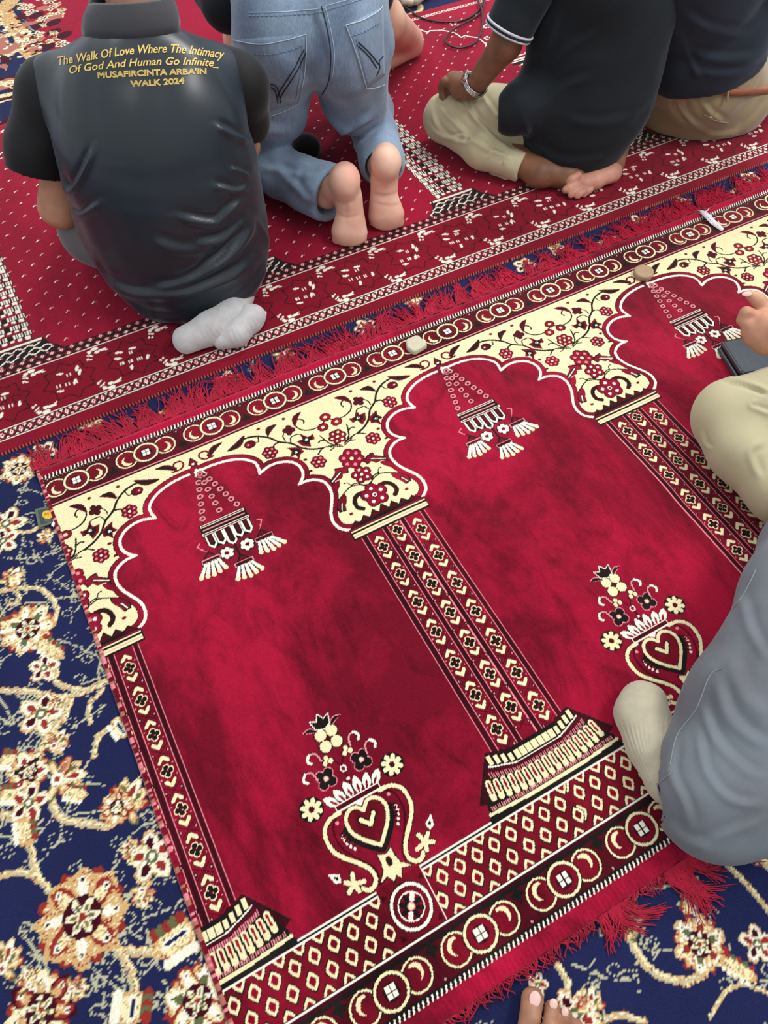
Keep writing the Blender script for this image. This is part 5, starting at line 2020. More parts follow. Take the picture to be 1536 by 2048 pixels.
# torso runs forward, chest low
tors = [pel + np.array((0, .03, .02)), pel + np.array((-.03, .20, .02)), pel + np.array((-.06, .40, -.06)), pel + np.array((-.07, .50, -.10))]
s.chain(tors, [.10, .11, .12, .10])
nk2 = pel + np.array((-.07, .60, -.12)); hd2 = nk2 + np.array((0, .10, -.05))
s.cone(tors[3], nk2, .08, .055)
A2 = head(s, hd2, (0, 1, .3), (0, .2, -1))
s.chain([hL, kL], [.085, .055]).chain([hR, kR], [.085, .055])
s.chain([kL, aL, heL], [.050, .034, .030], k=.02).chain([kR, aR, heR], [.050, .034, .030], k=.02)
sole_foot(s, heL, baL, 1.0, -1); sole_foot(s, heR, baR, 1.02, 1)
shR2 = tors[3] + np.array((.17, -.02, .0)); elR2 = W(818, 88, .044); wrR2 = W(752, 128, .040)
s.cone(tors[3], shR2, .08, .06)
s.chain([shR2, W(772, 40, .20), elR2 + np.array((0, 0, .012))], [.055, .052, .043], k=.02).chain([elR2, wrR2], [.042, .034], k=.02)
hw = wrR2 + nrm(wrR2 - elR2) * .07
s.cone(wrR2, hw, .028, .032, flat=(np.array((0, 0, 1.)), .6))
for k in range(4): finger(s, hw + np.array((.006, .018, 0)) * (k - 1.5), wrR2 - elR2, (0, 0, 1), (.035, .025, .02), (.010, .009, .008, .007), (.1, .2, .2))
finger(s, wrR2 + nrm(wrR2 - elR2) * .03 + np.array((.0, -.03, 0)), nrm(wrR2 - elR2) + np.array((0, -.6, 0)), (0, 0, 1), (.03, .025), (.012, .011, .009), (.2, .2))
shL2 = tors[3] + np.array((-.17, -.02, 0)); elL2 = shL2 + np.array((-.03, .10, -.20)); wrL2 = elL2 + np.array((.10, .20, -.03))
elL2[2] = max(elL2[2], .06); wrL2[2] = .05
s.cone(tors[3], shL2, .08, .06).chain([shL2, elL2, wrL2], [.052, .042, .03])
hw = wrL2 + nrm(wrL2 - elL2) * .07
s.cone(wrL2, hw, .028, .032, flat=(np.array((0, 0, 1.)), .6))
for k in range(4): finger(s, hw + np.array((.018, -.006, 0)) * (k - 1.5), wrL2 - elL2, (0, 0, 1), (.035, .025, .02), (.010, .009, .008, .007), (.1, .1, .1))
body2 = soft('body', s, sk_sole, man2, h=.0036, clipz=FZ, rel=2, fold=[([(662, 400), (690, 408), (716, 398)], -.0012, 4), ([(668, 425), (695, 436), (725, 428)], -.001, 4), ([(742, 385), (770, 392), (800, 384)], -.0012, 4), ([(745, 405), (775, 412), (803, 408)], -.001, 4), ([(690, 400), (692, 430), (688, 455)], -.001, 5)])
hair_cap('hair', hd2, (0, 1, .3), (0, .2, -1), m_hair, man2)
# jeans
s = SDF(.03)
s.ell(pel + np.array((-.072, -.015, -.010)), (.100, .112, .135), k=.05)
s.ell(pel + np.array((.072, -.015, -.010)), (.086, .112, .135), k=.05)
s.cone(pel + np.array((-.055, .05, .05)), pel + np.array((.055, .05, .05)), .115, .115, k=.05)
s.chain([hL + np.array((.002, -.01, -.04)), W(548, 215, .22), kL], [.104, .078, .072], k=.03)
s.chain([hR + np.array((-.004, -.01, -.04)), W(708, 195, .22) , kR], [.104, .078, .070], k=.03)
s.chain([kL, W(560, 345, .075), aL], [.066, .060, .070], k=.025)
s.chain([kR, W(750, 270, .10), aR + np.array((0, .02, 0))], [.062, .058, .062], k=.02)
dL = nrm(aL - W(560, 345, .075)); dR = nrm(W(764, 330, .095) - kR)
# open hems: hollow the last stretch round the heel
s.cone(aL - dL * .012, aL + dL * .10, .050, .066, k=.004, neg=True)
s.cone(aR + np.array((0, .0, 0)), aR + dR * .10, .044, .060, k=.004, neg=True)
cutdisc(s, aL + dL * .012, dL, .12)
cutdisc(s, aR + dR * .022, dR, .10)
FJ = [([(520, 335), (560, 345), (600, 385)], .006, 9), ([(545, 330), (590, 350), (640, 350)], .005, 8), ([(560, 380), (600, 420), (650, 440)], .006, 10), ([(600, 330), (590, 370), (620, 410)], .004, 8),
      ([(640, 292), (690, 272), (750, 238)], -.009, 6), ([(655, 250), (700, 262), (750, 225)], .005, 9), ([(690, 300), (730, 285), (770, 260)], .004, 9),
      ([(500, 250), (560, 262), (590, 250)], .005, 10), ([(560, 90), (590, 150), (630, 180)], .004, 14), ([(680, 90), (665, 140), (645, 185)], .004, 14),
      ([(620, 10), (640, 80), (655, 150), (642, 190)], -.006, 9), ([(560, 110), (580, 120), (610, 118)], .003, 5)]
jeans = soft('jeans', s, m_denim, man2, h=.0042, fold=FJ, noise=.0022, nscale=.035, seed=8, clipz=FZ)
# stitching: seat seam, yoke, pockets
SM = lambda n_, pts, r_, m_, dash=None, n=5: seam(n_, jeans, pts, r_, m_, man2, n=n, dash=dash, off=.0026 if 'pocket' in n_ else .0006)
SM('seat_seam', [(643, 12), (655, 60), (662, 110), (658, 160), (645, 188)], .0012, m_thread_b)
SM('seat_seam', [(650, 12), (662, 60), (669, 110), (665, 155)], .0008, m_thread_w)
SM('yoke_seam', [(498, 32), (560, 31), (640, 25), (655, 20), (700, 6), (740, -8)], .0014, m_thread_d, .010)
SM('yoke_seam', [(498, 25), (560, 24), (640, 17), (652, 12), (697, -1)], .0008, m_thread_w)
# pockets: cloth patches laid on the seat


def pocket(pts, name='back_pocket'):
    n = 12
    V, F = [], []
    grid = []
    a, b, c_, d = [np.array(p, float) for p in pts]
    for i in range(n + 1):
        for j in range(n + 1):
            u, v = i / n, j / n
            grid.append(tuple((a * (1 - u) + b * u) * (1 - v) + (d * (1 - u) + c_ * u) * v))
    hits = ray_px(jeans, grid, .0018)
    for q in hits: V.append(q[0] if q is not None else (0, 0, -1))
    nv = len(V)
    hits2 = ray_px(jeans, grid, -.002)
    for q in hits2: V.append(q[0] if q is not None else (0, 0, -1))
    for i in range(n):
        for j in range(n):
            k = i * (n + 1) + j
            F.append((k, k + 1, k + n + 2, k + n + 1))
    rim = [i * (n + 1) for i in range(n + 1)] + [n * (n + 1) + j for j in range(1, n + 1)] + [i * (n + 1) + n for i in range(n - 1, -1, -1)] + [j for j in range(n - 1, 0, -1)]
    for i in range(len(rim)):
        p, q = rim[i], rim[(i + 1) % len(rim)]
        F.append((p, q, q + nv, p + nv))
    return mesh_obj(name, np.array(V), F, m_denim, man2)


pocket([(466, 80), (612, 68), (596, 205), (500, 232)])
pocket([(692, 50), (766, 14), (768, 150), (732, 176)])
for P_ in ([(468, 80), (520, 88), (570, 80), (612, 68)], [(612, 68), (612, 110), (606, 160), (596, 205)], [(596, 205), (570, 220), (538, 232)],
           [(692, 50), (725, 40), (755, 22), (764, 10)], [(692, 50), (705, 85), (720, 130), (732, 176)], [(732, 176), (750, 174), (768, 168)]):
    SM('pocket_edge', P_, .0011, m_thread_w)
for P_ in ([(480, 104), (540, 108), (590, 96), (608, 84)], [(604, 90), (602, 130), (594, 180), (590, 200)], [(700, 72), (730, 62), (762, 42)], [(712, 78), (722, 120), (736, 170)]):
    SM('pocket_stitching', P_, .0012, m_thread_d, .009)
for P_ in ([(608, 98), (585, 140), (560, 180), (556, 192)], [(612, 104), (590, 146), (566, 184), (560, 196)], [(528, 188), (534, 176), (545, 174), (552, 184), (556, 206)], [(524, 192), (533, 170), (548, 168), (557, 180), (561, 204)],
           [(712, 88), (735, 110), (752, 135)], [(716, 84), (738, 105), (756, 128)], [(752, 150), (758, 135), (757, 122), (765, 112)]):
    SM('pocket_embroidery', P_, .0013, m_thread_b)
SM('hem_seam', [(652, 338), (648, 380), (650, 430), (662, 462)], .0011, m_thread_w)
SM('hem_seam', [(728, 420), (722, 370), (735, 320), (758, 290), (780, 300)], .0011, m_thread_w)
# black shirt over his back, hanging at the side
s = SDF(.04)
s.chain([pel + np.array((-.03, .14, .05)), tors[1] + np.array((0, .03, .02)), tors[2], tors[3]], [.145, .155, .165, .13])
s.cone(W(455, 5, .42), W(420, -60, .42) + np.array((0, .1, 0)), .062, .11, k=.05)
s.cone(W(500, -12, .44), tors[1], .05, .12, k=.05)
s.cone(tors[3], shR2 + np.array((.02, -.02, -.03)), .09, .075).cone(tors[3], shL2 + np.array((-.02, .0, -.05)), .09, .075)
soft('shirt', s, m_black, man2, h=.006, noise=.003, nscale=.05, seed=5)

# ================================================================== MAN IN BLACK PIQUE SHIRT AND CREAM TROUSERS, CROSS-LEGGED
g3 = W(1150, 330, 0)
man3 = person((g3[0], g3[1] + .08, 0), 'person in black shirt and cream trousers sitting barefoot, watch on the wrist resting on knee')
nin3 = nrm((.10, .90, -.42))
sp3 = [(1163, 262, .165), (1185, 195, .25), (1205, 120, .33), (1215, 50, .40), (1222, 0, .45)]
c3 = [W(x, y, z_) + nin3 * .115 for x, y, z_ in sp3]
c3.append(c3[4] + (c3[4] - c3[3]) * 1.2)
r3 = [.150, .168, .162, .162, .165, .155]
nk3 = c3[5] + nrm((.05, .35, 1)) * .17; nt3 = nk3 + nrm((0, .4, 1)) * .10
hd3 = nt3 + np.array((0, .05, .09))
sh3L = W(1085, -60, .50) + np.array((.01, .06, 0)); sh3R = sh3L + np.array((.33, .02, 0))
el3 = W(1012, 92, .335) + np.array((0, .01, 0)); wr3 = W(946, 176, .205)
kn3 = W(893, 236, .085); hp3 = W(1110, 245, .13) + np.array((.03, .02, 0))
an3 = W(1078, 346, .045)
s = SDF(.025)
s.chain(c3, [r * .9 for r in r3], flat=(nin3, .6))
s.cone(c3[5], nk3, .11, .06).cone(nk3, nt3, .058, .055)
A3 = head(s, hd3, (0, .3, 1), (-.1, 1, -.3))
s.cone(sh3L, sh3R, .055, .055)
s.chain([sh3L, el3, wr3], [.046, .0365, .0255], k=.015)
# fist resting on the knee
dW = nrm(W(905, 165, .175) - wr3)
s.cone(wr3, W(921, 174, .188), .0245, .030, k=.012)
pk = W(908, 162, .185)
s.ell(W(914, 166, .182), (.036, .030, .024), [dW, np.cross(dW, (0, 0, 1)), (0, 0, 1)], k=.012)
sd = nrm(np.cross(dW, (0, 0, 1)))
for k in range(4):
    o = (k - 1.5) * .0175
    finger(s, pk + dW * .008 - sd * o * -1 + np.array((0, 0, .004)), dW * .8 + np.array((0, 0, -.35)), sd, (.022, .017, .012), (.0118, .0110, .0095, .0082), (-.4, -.9, -.8), k=.003)
finger(s, wr3 + dW * .030 + sd * .026, dW + sd * .5 + np.array((0, 0, -.3)), sd, (.030, .024), (.0125, .0115, .009), (-.3, -.4), k=.005)
# other arm, to the far side
el3R = sh3R + np.array((.0, .14, -.24)); wr3R = el3R + np.array((-.10, .20, -.06))
s.chain([sh3R, el3R, wr3R], [.048, .038, .027])
hw = wr3R + nrm(wr3R - el3R) * .06; s.cone(wr3R, hw, .028, .032)
for k in range(4): finger(s, hw + np.array((.016, .006, 0)) * (k - 1.5), wr3R - el3R, (1, 0, 0), (.03, .02, .018), (.010, .009, .008, .007), (-.3, -.5, -.3))
finger(s, wr3R + nrm(wr3R - el3R) * .03 + np.array((-.03, 0, 0)), nrm(wr3R - el3R) + np.array((-.6, 0, 0)), (0, 0, 1), (.03, .025), (.012, .011, .009), (.2, .2))
# legs
s.chain([hp3, kn3], [.07, .05]).chain([kn3, an3], [.045, .033]).chain([an3, W(1135, 352, .036), W(1170, 340, .036)], [.033, .030, .028])
kn3R = c3[0] + np.array((.14, .24, -.06)); s.chain([c3[0] + np.array((.08, .02, -.05)), kn3R], [.08, .055]).chain([kn3R, W(1225, 330, .04)], [.05, .032])
body3 = soft('body', s, sk_dark, man3, h=.0042, clipz=FZ)
# the pale-soled foot tucked under him is built finer
s = SDF(.010)
h_ = W(1222, 344, .038)
s.chain([h_ + np.array((.02, .05, 0)), h_, W(1190, 360, .034), W(1166, 366, .030)], [.024, .027, .024, .025], flat=(nrm((0, -.3, 1)), .85))
for (x, y, z_, r_, tx, ty) in ((1143, 359, .044, .0140, -14, 1), (1138, 376, .030, .0105, -12, 6), (1147, 385, .024, .0095, -9, 8), (1158, 389, .020, .0088, -6, 7), (1169, 387, .018, .0082, -2, 7)):
    s.chain([W(x + 12, y - 7, z_ + .006), W(x, y, z_), W(x + tx * .6, y + ty * .6, z_ - .004)], [r_ * .9, r_, r_ * .95], k=.003)
soft('foot', s, skin_mat('pale_brown_sole', srgb(196, 142, 122), srgb(172, 116, 98)), man3, h=.0024, clipz=FZ)
# wristwatch
wd = nrm(wr3 - el3); wc = wr3 - wd * .014; wa = nrm(np.cross(wd, (0, 0, 1))); wb = np.cross(wd, wa)
ring = [wc + (wa * math.cos(t) + wb * math.sin(t)) * .0305 for t in np.linspace(0, 2 * math.pi, 40, endpoint=False)]
V, F = [], []
nl = 40
for i, p in enumerate(ring):
    o = nrm(p - wc); wid = .0085 if i % 2 else .0078
    for a, b in ((-1, 0), (1, 0), (1, 1), (-1, 1)): V.append(p + wd * wid * a + o * .0035 * b)
for i in range(nl):
    j = (i + 1) % nl
    for k in range(4): F.append((i * 4 + k, i * 4 + (k + 1) % 4, j * 4 + (k + 1) % 4, j * 4 + k))
for q_ in (-.0052, 0, .0052): tube_obj('watch_strap', [p + wd * q_ for p in [wc + (wa * math.cos(t) + wb * math.sin(t)) * .0305 for t in np.linspace(0, 2 * math.pi, 40, endpoint=False)]], .0031, m_steel, man3, closed=True, sides=6)
dc = wc + nrm(np.array((-.75, .1, .65)) - wd * (np.array((-.75, .1, .65)) @ wd)) * .033
dn = nrm(dc - wc); da = wd; db = np.cross(dn, da)
def disc_mesh(name, c, n_, a_, b_, r, t, mat, parent, seg=28, bev=.0012):
    V, F = [], []
    for (h_, rr) in ((0, r), (t - bev, r), (t, r - bev)):
        for k in range(seg):
            q = 2 * math.pi * k / seg; V.append(c + n_ * h_ + (a_ * math.cos(q) + b_ * math.sin(q)) * rr)
    for l in range(2):
        for k in range(seg): F.append((l * seg + k, l * seg + (k + 1) % seg, (l + 1) * seg + (k + 1) % seg, (l + 1) * seg + k))
    F.append(tuple(range(2 * seg, 3 * seg))); F.append(tuple(range(seg))[::-1])
    return mesh_obj(name, np.array(V), F, mat, parent, smooth=False)
disc_mesh('watch_case', dc - dn * .003, dn, da, db, .0165, .008, m_steel, man3)
disc_mesh('watch_face', dc + dn * .0049, dn, da, db, .0130, .0008, plain_mat('watch_dial', srgb(40, 44, 48), .2, .6), man3)
# trousers
s = SDF(.022)
s.ell(c3[0] + np.array((.0, .04, -.05)), (.13, .11, .10))
s.chain([hp3, W(985, 232, .115), kn3], [.090, .072, .0615])
s.chain([kn3, W(965, 300, .065), W(1052, 338, .050)], [.058, .046, .036])
s.chain([c3[0] + np.array((.08, .04, -.05)), kn3R], [.09, .07]).chain([kn3R, kn3R * .5 + W(1225, 330, .06) * .5 + np.array((0, .05, 0))], [.06, .045])
cutdisc(s, W(1040, 334, .052), W(1078, 346, .045) - W(965, 300, .065), .06, .02)
F3 = [([(862, 215), (880, 262), (925, 285), (960, 280)], .004, 5), ([(870, 200), (905, 240), (960, 290), (1030, 318)], .005, 6), ([(925, 190), (955, 240), (1000, 285), (1035, 305)], .0045, 5),
      ([(960, 185), (990, 230), (1020, 280)], .004, 5), ([(858, 250), (890, 275), (930, 272), (918, 290)], .0045, 4), ([(975, 318), (985, 305), (1000, 298)], .003, 4), ([(1005, 330), (1012, 318), (1022, 310)], .003, 4), ([(900, 195), (930, 215), (970, 262)], .003, 5)]
soft('trousers', s, m_khaki, man3, h=.0036, fold=F3, noise=.0016, nscale=.03, seed=12, clipz=FZ)
s = SDF(.01)   # the other trouser hem peeping out under the shin
s.chain([W(985, 345, .016), W(1012, 352, .016), W(1035, 338, .02)], [.010, .012, .014], flat=(np.array((0, 0, 1.)), .6))
soft('trouser_hem', s, m_khaki, man3, h=.0025, clipz=FZ)
# shirt
s = SDF(.03)
s.chain(c3, r3, flat=(nin3, .60))
s.cone(c3[5], nk3, .13, .07)
s.cone(sh3L + np.array((.06, .02, .0)), sh3L, .075, .068, k=.03).cone(sh3R + np.array((-.06, .02, .0)), sh3R, .075, .068, k=.03)
s.chain([c3[1] + np.array((-.05, .02, .01)), W(1042, 215, .195), W(1022, 228, .18)], [.10, .058, .047], k=.03)
s.chain([sh3R, sh3R * .45 + el3R * .55], [.066, .060])
F3b = [([(1062, 170), (1100, 130), (1150, 90), (1200, 60)], .004, 10), ([(1065, 230), (1120, 180), (1190, 150)], .0035, 10), ([(1320, 120), (1300, 190), (1250, 240)], .004, 12),
       ([(1075, 300), (1140, 325), (1230, 310)], .004, 9), ([(1050, 235), (1060, 280), (1100, 310)], .004, 8), ([(1120, 20), (1100, 80), (1075, 140)], .004, 9), ([(1130, 240), (1200, 250), (1280, 230)], .003, 11)]
cutdisc(s, W(998, 232, .185), kn3 - hp3, .085, .045)
soft('shirt', s, m_black, man3, h=.0040, fold=F3b, noise=.0022, nscale=.06, seed=21, clipz=FZ + .003)
# short sleeve with white ribbed cuff
s = SDF(.02)
hm = W(1021, 58, .375) + np.array((0, .01, 0)); dd = nrm(el3 - sh3L)
s.chain([sh3L, hm, hm + dd * .01], [.068, .053, .052]); cutdisc(s, hm + dd * .004, dd, .085, .04)
soft('sleeve', s, m_black, man3, h=.004, noise=.0015, nscale=.05, seed=22)
a_ = nrm(np.cross(dd, (0, 0, 1))); b_ = np.cross(dd, a_)
for i, (off, mt, rr, nm) in enumerate(((.0035, 'w', .0540, 'cuff_rib'), (.0095, 'k', .0530, 'cuff_rib'), (.0135, 'w', .0520, 'cuff_rib'))):
    c_ = hm + dd * (off - .004)
    P_ = [c_ + (a_ * math.cos(t) + b_ * math.sin(t)) * (rr + .0035) for t in np.linspace(0, 2 * math.pi, 48, endpoint=False)]
    tube_obj(nm, P_, .0032 if mt == 'w' else .0026, cloth_mat('white_cuff', srgb(206, 208, 214), .8) if mt == 'w' else m_black2, man3, sides=6, closed=True)
hair_cap('hair', hd3, (0, .3, 1), (-.1, 1, -.3), m_hair, man3)

# ================================================================== MAN AT THE UPPER RIGHT, BROWN BELT
g4 = W(1430, 240, 0)
man4 = person((g4[0], g4[1] + .1, 0), 'person at upper right in a dark shirt, brown belt and khaki trousers, back turned')
nin4 = nrm((-.05, .92, -.38))
pv4 = W(1432, 212, .105) + nin4 * .12
c4 = [W(1458, 135, .245) + nin4 * .12, W(1455, 60, .34) + nin4 * .12, W(1450, -20, .42) + nin4 * .12, W(1450, -80, .50) + nin4 * .12]
c4.append(c4[-1] + (c4[-1] - c4[-2]) * .6)
nk4 = c4[-1] + nrm((0, .2, 1)) * .15; nt4 = nk4 + nrm((0, .3, 1)) * .09; hd4 = nt4 + np.array((0, .04, .10))
s = SDF(.03)
s.chain([pv4] + c4, [.13, .13, .14, .14, .14, .13], flat=(nin4, .62))
s.cone(c4[-1], nk4, .1, .06).cone(nk4, nt4, .058, .055)
A4 = head(s, hd4, (0, .2, 1), (0, 1, -.2))
kn4L = pv4 + np.array((-.04, .26, -.02)); kn4R = pv4 + np.array((.30, .22, -.03))
for sg, kn in ((-1, kn4L), (1, kn4R)):
    s.chain([pv4 + np.array((sg * .09, .03, -.03)), kn], [.075, .055]).chain([kn, pv4 + np.array((-sg * .05, .30, -.07))], [.05, .035])
    s.chain([pv4 + np.array((-sg * .05, .30, -.07)), pv4 + np.array((-sg * .15, .32, -.075))], [.035, .03])
    sh_ = c4[-1] + np.array((sg * .19, .01, .06)); el_ = sh_ + np.array((sg * .04, .10, -.25)); wr_ = el_ + np.array((-sg * .06, .20, -.05))
    s.cone(c4[-1] + np.array((0, 0, .05)), sh_, .08, .055).chain([sh_, el_, wr_], [.05, .038, .027])
    hw = wr_ + nrm(wr_ - el_) * .06; s.cone(wr_, hw, .028, .032)
    for k in range(4): finger(s, hw + np.array((.016, .006, 0)) * (k - 1.5), wr_ - el_, (1, 0, 0), (.03, .02, .018), (.010, .009, .008, .007), (-.3, -.5, -.3))
    finger(s, wr_ + nrm(wr_ - el_) * .03 + np.array((-sg * .03, 0, 0)), nrm(wr_ - el_) + np.array((-sg * .6, 0, 0)), (0, 0, 1), (.03, .025), (.012, .011, .009), (.2, .2))
soft('body', s, sk_mid, man4, h=.005, clipz=FZ)
s = SDF(.03)
s.ell(pv4, (.165, .125, .13)); s.ell(pv4 + np.array((.05, .0, .02)), (.150, .125, .11))
s.cone(pv4 + np.array((.02, .0, .05)), c4[0] + np.array((.01, .0, -.02)), .145, .135, flat=(nin4, .75))
s.chain([pv4 + np.array((-.07, .01, .02)), W(1350, 165, .17) + np.array((.02, .05, 0)), kn4L + np.array((0, 0, .02))], [.11, .075, .075]).chain([pv4 + np.array((.1, .02, -.02)), kn4R], [.11, .075])
s.chain([kn4L, pv4 + np.array((.05, .30, -.07))], [.065, .05]).chain([kn4R, pv4 + np.array((-.05, .30, -.07))], [.065, .05])
F4 = [([(1335, 130), (1345, 180), (1375, 235), (1420, 265)], .006, 6), ([(1350, 125), (1362, 170), (1395, 215)], .005, 5), ([(1330, 170), (1345, 225), (1380, 255)], .005, 6), ([(1360, 130), (1380, 160), (1400, 200)], .004, 5),
      ([(1395, 190), (1420, 225), (1450, 245)], .004, 6), ([(1535, 190), (1510, 225), (1470, 262)], -.005, 7), ([(1400, 262), (1440, 270), (1480, 262)], .003, 6)]
tr4 = soft('trousers', s, m_khaki2, man4, h=.0042, fold=F4, noise=.002, nscale=.04, seed=31, clipz=FZ)
seam('belt', tr4, [(1396, 168), (1420, 176), (1455, 183), (1500, 183), (1545, 178)], .0125, plain_mat('brown_leather', srgb(150, 92, 62), .4, .4), man4, off=-.004)
seam('belt_loop', tr4, [(1455, 170), (1450, 200)], .0035, m_khaki2, man4, off=.009)
seam('pocket_slit', tr4, [(1408, 228), (1430, 240), (1455, 246)], .0018, m_khaki2, man4, off=.001)
hb = ray_px(tr4, [(1421, 234)], .002)[0]
if hb is not None: disc_mesh('button', hb[0], hb[1], nrm(np.cross(hb[1], (0, 0, 1))), np.cross(hb[1], nrm(np.cross(hb[1], (0, 0, 1)))), .006, .002, plain_mat('horn_button', srgb(176, 164, 132), .4), man4, bev=.0006)
s = SDF(.03)
s.chain(c4, [.150, .165, .165, .165, .15], flat=(nin4, .66))
s.cone(c4[-1], nk4, .12, .068)
cutdisc(s, W(1456, 116, .258) + nin4 * .12, nrm(c4[0] - c4[1]) + np.array((-.30, 0, 0)), .34, .09)
for sg in (-1, 1):
    sh_ = c4[-1] + np.array((sg * .19, .01, .06)); s.cone(c4[-1] + np.array((0, 0, .04)), sh_, .11, .07); s.cone(sh_, sh_ + np.array((sg * .03, .06, -.16)), .068, .062)
F4b = [([(1350, 60), (1380, 100), (1450, 120), (1530, 110)], .005, 10), ([(1360, 20), (1420, 60), (1500, 70)], .004, 10), ([(1380, 140), (1440, 150), (1530, 140)], .0035, 8), ([(1365, 90), (1385, 130), (1400, 160)], .004, 7)]
soft('shirt', s, m_black2, man4, h=.005, fold=F4b, noise=.0025, nscale=.06, seed=33)
hair_cap('hair', hd4, (0, .2, 1), (0, 1, -.2), m_hair, man4)

# ================================================================== MAN AT THE RIGHT EDGE, SAND TROUSERS, HAND RAISED OVER THE WALLET
g5 = W(1560, 860, 0)
man5 = person((g5[0] + .2, g5[1], 0), 'person at right edge with a sand-coloured trousered knee and a loosely curled hand')
kn5 = W(1462, 832, .095); pv5 = np.array((kn5[0] + .46, kn5[1] + .08, .13)); an5 = W(1640, 1010, .06)
s = SDF(.02)
top5 = pv5 + np.array((.06, .02, .42)); nk5 = top5 + np.array((-.02, 0, .12)); nt5 = nk5 + np.array((-.03, 0, .09)); hd5 = nt5 + np.array((-.04, 0, .09))
s.chain([pv5, pv5 + np.array((.04, .01, .2)), top5], [.13, .12, .13], flat=(np.array((1., 0, 0)), .65)).cone(top5, nk5, .08, .058).cone(nk5, nt5, .057, .054)
A5 = head(s, hd5, (-.2, 0, 1), (-1, 0, -.3))
s.chain([pv5 + np.array((-.03, -.06, -.02)), kn5], [.075, .05]).chain([kn5, an5], [.045, .032]).chain([an5, an5 + np.array((.10, -.01, -.01))], [.033, .028])
kn5b = pv5 + np.array((-.10, .36, -.03)); s.chain([pv5 + np.array((-.02, .08, 0)), kn5b], [.075, .05]).chain([kn5b, pv5 + np.array((-.16, .0, -.07))], [.045, .032])
sh5 = top5 + np.array((-.02, -.19, .04)); sh5b = top5 + np.array((-.02, .19, .04)); s.cone(sh5, sh5b, .06, .06)
# hand
palm = W(1528, 655, .215); wr5 = W(1600, 690, .205); el5 = (wr5 + sh5) / 2 + np.array((.02, -.03, -.10))
s.chain([sh5, el5, wr5], [.05, .038, .026])
dh = nrm(W(1490, 632, .235) - wr5)
s.chain([wr5, W(1560, 668, .21), W(1528, 655, .215), W(1514, 668, .205)], [.027, .030, .031, .026], k=.014)
s.chain([W(1530, 690, .19), W(1545, 684, .195)], [.020, .024], k=.014)
s.chain([W(1535, 622, .232), W(1516, 600, .243), W(1501, 590, .247)], [.0150, .0128, .0100], k=.006)          # index finger over the top
s.chain([W(1522, 640, .225), W(1492, 626, .235), W(1485, 640, .222), W(1500, 652, .208)], [.0135, .0125, .0112, .010], k=.003)   # folded finger
s.chain([W(1524, 655, .215), W(1497, 648, .222), W(1494, 663, .208), W(1508, 672, .198)], [.0130, .0118, .0105, .0095], k=.005)
s.chain([W(1528, 672, .205), W(1506, 668, .208), W(1506, 680, .196), W(1518, 686, .19)], [.0120, .0108, .0098, .009], k=.005)
s.chain([W(1538, 688, .195), W(1520, 686, .195), W(1524, 694, .186)], [.0105, .0095, .0085], k=.005)
b5 = sh5b + np.array((-.05, .03, -.25)); w5 = b5 + np.array((-.22, -.05, -.02)); s.chain([sh5b, b5, w5], [.05, .038, .027]); hw = w5 + np.array((-.06, -.01, 0)); s.cone(w5, hw, .028, .032)
for k in range(4): finger(s, hw + np.array((0, .017, 0)) * (k - 1.5), (-1, 0, 0), (0, 1, 0), (.03, .02, .018), (.010, .009, .008, .007), (-.3, -.5, -.3))
finger(s, w5 + np.array((-.03, -.03, 0)), (-1, -.7, 0), (0, 1, 0), (.03, .025), (.012, .011, .009), (-.2, -.2))
soft('body', s, skin_mat('light_brown_hand_skin', srgb(200, 152, 124), srgb(176, 124, 98)), man5, h=.0034, clipz=FZ)
nv = W(1494, 588, .2555)
s = SDF(.002); s.ell(nv, (.0075, .0055, .0018), [nrm(W(1494, 588, .25) - W(1510, 598, .25)), nrm((.3, .8, .2)), nrm((-.2, -.5, .9))]); soft('fingernail', s, m_nail, man5, h=.0008)
hair_cap('hair', hd5, (-.2, 0, 1), (-1, 0, -.3), m_hair, man5)
s = SDF(.025)
s.ell(pv5 + np.array((0, 0, -.02)), (.13, .17, .12)); s.chain([pv5 + np.array((-.03, -.06, -.01)), W(1560, 825, .12), kn5], [.105, .085, .070])
s.chain([kn5, W(1490, 900, .085), W(1570, 985, .075), an5], [.066, .063, .060, .048]).chain([pv5 + np.array((-.02, .08, 0)), kn5b], [.105, .072]).chain([kn5b, pv5 + np.array((-.10, .05, -.06))], [.065, .05])
F5 = [([(1440, 762), (1480, 770), (1540, 790)], -.006, 5), ([(1520, 800), (1500, 812), (1545, 830)], .003, 5), ([(1405, 860), (1410, 885), (1425, 900)], .003, 4), ([(1530, 880), (1500, 905), (1520, 960)], .003, 8)]
soft('trousers', s, m_khaki3, man5, h=.004, fold=F5, noise=.002, nscale=.06, seed=41, clipz=FZ)
s = SDF(.03)
s.chain([pv5 + np.array((.01, 0, .08)), pv5 + np.array((.05, .01, .22)), top5], [.15, .15, .155], flat=(np.array((1., 0, 0)), .68)); s.cone(top5, nk5, .12, .068)
s.chain([sh5 + np.array((0, .05, 0)), sh5, sh5 * .5 + el5 * .5], [.07, .07, .06]); s.chain([sh5b + np.array((0, -.05, 0)), sh5b, sh5b * .5 + b5 * .5], [.07, .07, .06])
soft('shirt', s, m_black, man5, h=.006, noise=.0025, nscale=.06, seed=43)

